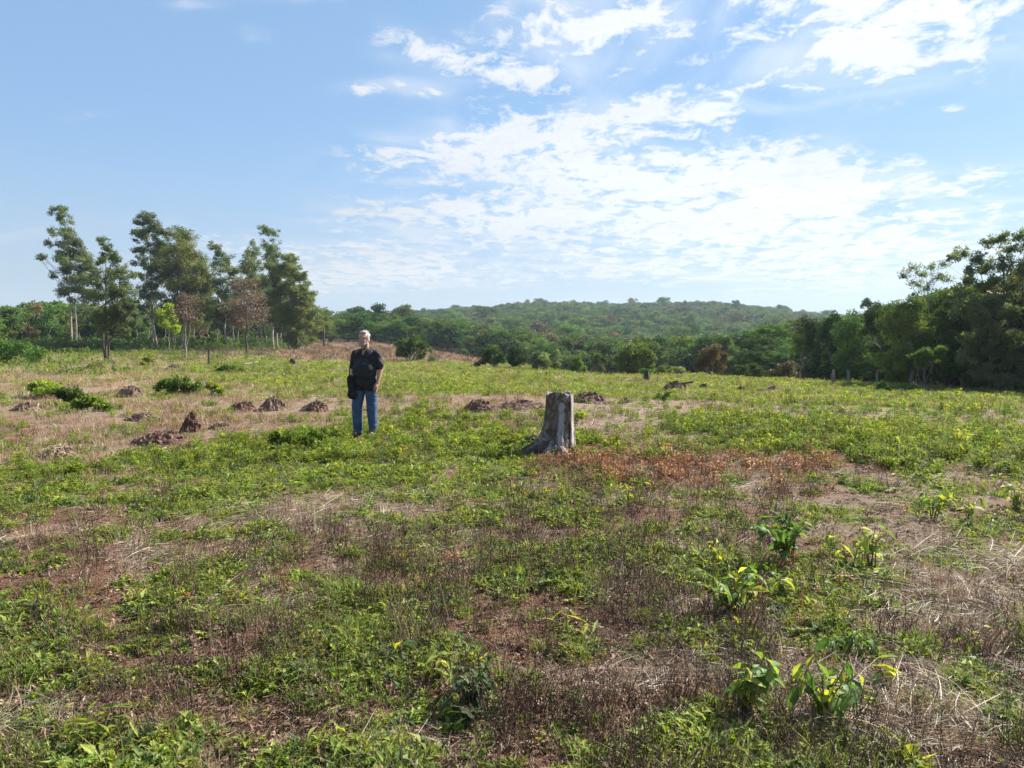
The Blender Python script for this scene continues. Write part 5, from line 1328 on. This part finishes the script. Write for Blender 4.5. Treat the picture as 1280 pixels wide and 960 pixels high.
def build_man():
    d = 12.45; base = gnd(457, d); base.z = Hs(base.x, base.y) + .005
    root = thing('person', 'grey bearded man in black shirt and blue jeans standing in the field', 'person', base, None, R(-14))
    skin = solid_mat('skin', (.36, .17, .115), (.46, .24, .165), 12, .5, .1, spec=.4)
    shirt = solid_mat('black cotton shirt', (.012, .012, .017), (.024, .023, .032), 14, .85, .25, 40)
    denim = solid_mat('blue denim', (.020, .045, .10), (.055, .11, .21), 7, .85, .4, 60)
    hairm = solid_mat('grey hair', (.16, .155, .15), (.42, .41, .40), 70, .6, .6, 120)
    beardm = solid_mat('grey beard', (.18, .16, .15), (.42, .39, .37), 70, .6, .6, 120)
    shoe = solid_mat('dark shoe leather', (.02, .018, .016), (.05, .045, .04), 10, .5, .1)
    # local frame: -Y faces the camera, +X is screen right (his left side)
    HZ = 1.605; hx, hy = 0.0, -.045
    b = MB()
    b.ellipsoid((hx, hy, HZ + .02), (.084, .100, .105), 20, 14)          # skull
    b.ellipsoid((hx, hy - .018, HZ - .05), (.072, .080, .075), 18, 12)    # jaw
    b.ellipsoid((hx, hy - .10, HZ - .012), (.012, .020, .026), 8, 6)      # nose
    b.ellipsoid((hx, hy - .108, HZ - .026), (.017, .013, .012), 8, 6)
    b.ellipsoid((hx, hy - .085, HZ + .03), (.052, .014, .012), 10, 6)     # brow
    for s in (-1, 1):
        b.ellipsoid((hx + s * .079, hy + .005, HZ - .01), (.010, .020, .032), 8, 6)   # ears
        b.ellipsoid((hx + s * .036, hy - .078, HZ - .028), (.022, .016, .018), 8, 6)  # cheeks
    cap(b, (hx, hy + .02, HZ - .06), (0, .0, 1.42), .062, .075)
    b.ellipsoid((0, 0, 1.24), (.19, .125, .22), 18, 12); b.ellipsoid((0, -.04, 1.05), (.18, .15, .17), 18, 12); b.ellipsoid((0, 0, .92), (.17, .12, .12), 18, 12)
    arms = {1: [(.182, .01, 1.355), (.245, .035, 1.115), (.235, -.055, .895), (.228, -.075, .84)], -1: [(-.182, .01, 1.355), (-.242, .045, 1.12), (-.235, -.04, .90), (-.228, -.055, .845)]}
    for s, (A, E, Wr, Hd) in arms.items():
        cap(b, (s * .1, 0, 1.37), A, .07, .068); cap(b, A, E, .058, .047); cap(b, E, Wr, .047, .029)
        cap(b, Wr, Hd, .030, .030, (1.0, .8)); hd = np.array(Hd)
        b.ellipsoid(hd + (0, -.005, -.012), (.022, .041, .048), 12, 8)
        for f in range(4):   # fingers, slightly curled inwards
            y = -.034 + f * .021; L = (.070, .078, .072, .056)[f]
            p0 = hd + (0, y, -.048); p1 = p0 + (-s * .008, -.002, -L * .45); p2 = p1 + (-s * .018, .002, -L * .33); p3 = p2 + (-s * .016, .004, -L * .2)
            cap(b, p0, p1, .0095, .009); cap(b, p1, p2, .009, .0085); cap(b, p2, p3, .0085, .007)
        t0 = hd + (-s * .012, -.034, .0); t1 = t0 + (-s * .012, -.022, -.034); t2 = t1 + (-s * .006, -.004, -.028)
        cap(b, t0, t1, .013, .011); cap(b, t1, t2, .011, .009)
    legs = {1: [(.095, 0, .90), (.105, -.015, .50), (.115, .02, .09)], -1: [(-.092, 0, .90), (-.130, -.07, .50), (-.128, -.05, .09)]}
    for s, (A, K, An) in legs.items():
        cap(b, A, K, .08, .055); cap(b, K, An, .052, .036); cap(b, An, An + np.array((.01 * s, -.12, -.05)), .035, .028)
    remeshed('body', b, skin, .007, 2, root)
    # eyes, brows, mouth
    for s in (-1, 1):
        e = MB(); e.ellipsoid((hx + s * .030, hy - .094, HZ + .010), (.012, .008, .006), 10, 6); e.build('eye', solid_mat('eye', (.03, .02, .015), (.08, .06, .05), 9, .3, 0), root, True)
        e = MB(); e.tube([(hx + s * .012, hy - .101, HZ + .032), (hx + s * .032, hy - .100, HZ + .038), (hx + s * .052, hy - .088, HZ + .030)], [.005, .006, .003], 6, .5); e.build('eyebrow', hairm, root, True)
    e = MB(); e.tube([(hx - .024, hy - .098, HZ - .055), (hx, hy - .106, HZ - .058), (hx + .024, hy - .098, HZ - .055)], [.004, .005, .004], 6, .5); e.build('mouth', solid_mat('lips', (.25, .10, .08), (.30, .13, .11), 9, .5, 0), root, True)
    h = MB()
    h.ellipsoid((hx, hy + .022, HZ + .040), (.086, .088, .092), 20, 14); h.ellipsoid((hx, hy - .035, HZ + .100), (.066, .055, .035), 16, 10)
    h.ellipsoid((hx, hy + .05, HZ - .01), (.074, .060, .085), 16, 10)
    for s in (-1, 1): h.ellipsoid((hx + s * .072, hy - .02, HZ + .03), (.013, .028, .048), 10, 8)
    gg = np.random.default_rng(3)
    for _ in range(50):
        dd = unit(gg.normal(0, 1, 3)); dd[2] = abs(dd[2]); dd[1] = dd[1] * .7 + .25; q = np.array((hx, hy + .02, HZ + .05)) + dd * np.array((.082, .088, .095)); h.ellipsoid(q, (.012, .012, .009), 8, 6)
    remeshed('hair', h, hairm, .006, 1, root)
    h = MB()
    h.ellipsoid((hx, hy - .060, HZ - .092), (.050, .044, .038), 14, 10); h.ellipsoid((hx, hy - .085, HZ - .075), (.034, .022, .028), 12, 8)
    for s in (-1, 1):
        cap(h, (hx + s * .072, hy - .015, HZ - .005), (hx + s * .058, hy - .045, HZ - .075), .014, .022)
        cap(h, (hx + s * .058, hy - .045, HZ - .075), (hx + s * .02, hy - .08, HZ - .095), .022, .026)
        cap(h, (hx + s * .006, hy - .107, HZ - .040), (hx + s * .040, hy - .088, HZ - .062), .008, .008)
    remeshed('beard', h, beardm, .005, 1, root)
    # shirt
    t = MB()
    t.ellipsoid((0, .005, 1.265), (.205, .148, .205), 22, 14); t.ellipsoid((0, -.045, 1.09), (.203, .178, .22), 22, 14); t.ellipsoid((0, -.02, .92), (.198, .165, .16), 22, 14)
    cap(t, (-.07, .015, 1.385), (.07, .015, 1.385), .070, .070)
    for s, (A, E, Wr, Hd) in arms.items():
        A2 = np.array(A); E2 = A2 + (np.array(E) - A2) * .80
        cap(t, (s * .06, .015, 1.395), A2, .066, .074); cap(t, A2, E2, .074, .074)
    for s in (-1, 1): cap(t, (s * .06, -.01, .84), (s * .085, -.01, .82), .115, .115, (1, 1.2))
    def push(co):
        # open V neck: sink the front of the collar, hem cut level, soft folds
        x, y, z = co.T
        v = np.clip(1 - np.abs(x - 0.0) / (.012 + .5 * np.clip(z - 1.335, 0, .2) + 1e-6), 0, 1) * sst(1.325, 1.36, z) * (y < .0)
        co[:, 1] += .045 * v
        z2 = np.maximum(co[:, 2], .765 + .01 * np.sin(x * 40))
        co[:, 2] = z2
        fold = .006 * np.sin(z * 55 + x * 18 + 3 * np.sin(x * 21)) * sst(1.25, 1.0, z) + .005 * np.sin((x + z) * 60) * (np.abs(x) > .18)
        nrm = np.stack([x, y + .02, 0 * z], -1); nrm = unit(nrm)
        return co + nrm * fold[:, None]
    remeshed('shirt', t, shirt, .009, 14, root, push)
    # faint grey print across the chest: worn, unreadable bars
    pm = solid_mat('faded grey print', (.022, .024, .03), (.05, .055, .062), 60, .9, 0)
    def surf(x, z):   # front of the shirt
        best = 1
        for c, r in (((0, .005, 1.265), (.205, .148, .205)), ((0, -.045, 1.09), (.212, .182, .20))):
            q = 1 - ((x - c[0]) / r[0]) ** 2 - ((z - c[2]) / r[2]) ** 2
            if q > 0: best = min(best, c[1] - r[1] * math.sqrt(q))
        return best - .006
    for x0, x1, z0, z1 in [(-.11, .09, 1.252, 1.275), (-.10, .00, 1.215, 1.235), (.015, .09, 1.19, 1.24), (-.10, -.02, 1.17, 1.195)]:
        n = 9; V = []
        for i in range(3):
            for j in range(n):
                x = x0 + (x1 - x0) * j / (n - 1); z = z0 + (z1 - z0) * i / 2; V.append((x, surf(x, z), z))
        F = [(i * n + j, i * n + j + 1, (i + 1) * n + j + 1, (i + 1) * n + j) for i in range(2) for j in range(n - 1)]
        obj('shirt_print', mesh_np('shirt_print', np.array(V), np.array(F), pm), root)
    # jeans
    j = MB(); j.ellipsoid((0, -.01, .90), (.180, .145, .12), 20, 12)
    for s, (A, K, An) in legs.items():
        A = np.array(A); K = np.array(K); An = np.array(An)
        cap(j, A, K, .112, .090); cap(j, K, An + (0, 0, -.01), .088, .074, (1, 1.05))
    def pushj(co):
        x, y, z = co.T; co[:, 2] = np.maximum(z, .035)
        f = .0035 * np.sin(z * 52 + x * 45 + 3 * np.sin(z * 17 + x * 9)) * (sst(.30, .12, z) + sst(.12, .0, np.abs(z - .5)) * .8 + .25)
        cx = np.where(x > 0, .108, -.125); nrm = unit(np.stack([x - cx, y, 0 * x], -1)); return co + nrm * f[:, None]
    remeshed('jeans', j, denim, .009, 2, root, pushj)
    for s, (A, K, An) in legs.items():
        sh = MB(); c = np.array(An); cap(sh, c + (0, .03, -.045), c + (s * .02, -.14, -.055), .042, .036, (1, 1)); sh.ellipsoid(c + (s * .025, -.165, -.062), (.042, .05, .028), 12, 8)
        def ps(co): co[:, 2] = np.maximum(co[:, 2], 0.002); return co
        remeshed('shoe', sh, shoe, .008, 2, root, ps)
    # black bag hanging at his right hip
    bag = thing('shoulder_bag', 'black bag hanging at the right hip of the bearded man', 'bag', base, None, R(-14))
    mb = MB()
    for q in range(7):
        s = q / 6; mb.ellipsoid((-.192 + .012 * math.sin(s * 5), -.15, .70 + .25 * s), (.068 - .010 * s, .050, .075), 14, 10)
    mb.ellipsoid((-.15, -.16, .70), (.075, .05, .08), 14, 10)
    bm = solid_mat('black bag cloth', (.006, .006, .007), (.014, .014, .016), 10, .8, .3)
    remeshed('bag_body', mb, bm, .011, 4, bag)
    mb = MB(); mb.tube([(-.22, -.15, .92), (-.20, -.18, 1.12), (-.13, -.17, 1.30), (-.02, -.12, 1.42), (.06, -.02, 1.475), (.08, .08, 1.46)], .010, 6, .5); mb.build('strap', bm, bag, True)


def build_haze():
    V = np.array([(x, y, z) for x in (-900, 900) for y in (-60, 1150) for z in (-36, 62)], float)
    F = np.array([(0, 1, 3, 2), (4, 6, 7, 5), (0, 4, 5, 1), (2, 3, 7, 6), (0, 2, 6, 4), (1, 5, 7, 3)])
    m, t, out = new_mat('thin haze')
    pv = t.node('ShaderNodeVolumePrincipled'); pv.inputs['Color'].default_value = (.70, .86, 1, 1); pv.inputs['Density'].default_value = 0.00022; pv.inputs['Anisotropy'].default_value = .3
    t.l.new(pv.outputs[0], out.inputs['Volume'])
    o = obj('haze', mesh_np('haze', V, F, m)); tag(o, 'thin pale air haze over the valley', None, None, 'stuff')


build_growth()
build_forest()
build_grove()
build_palm()
build_midfield()
build_mounds()
build_stump()
build_saplings()
build_man()
build_haze()
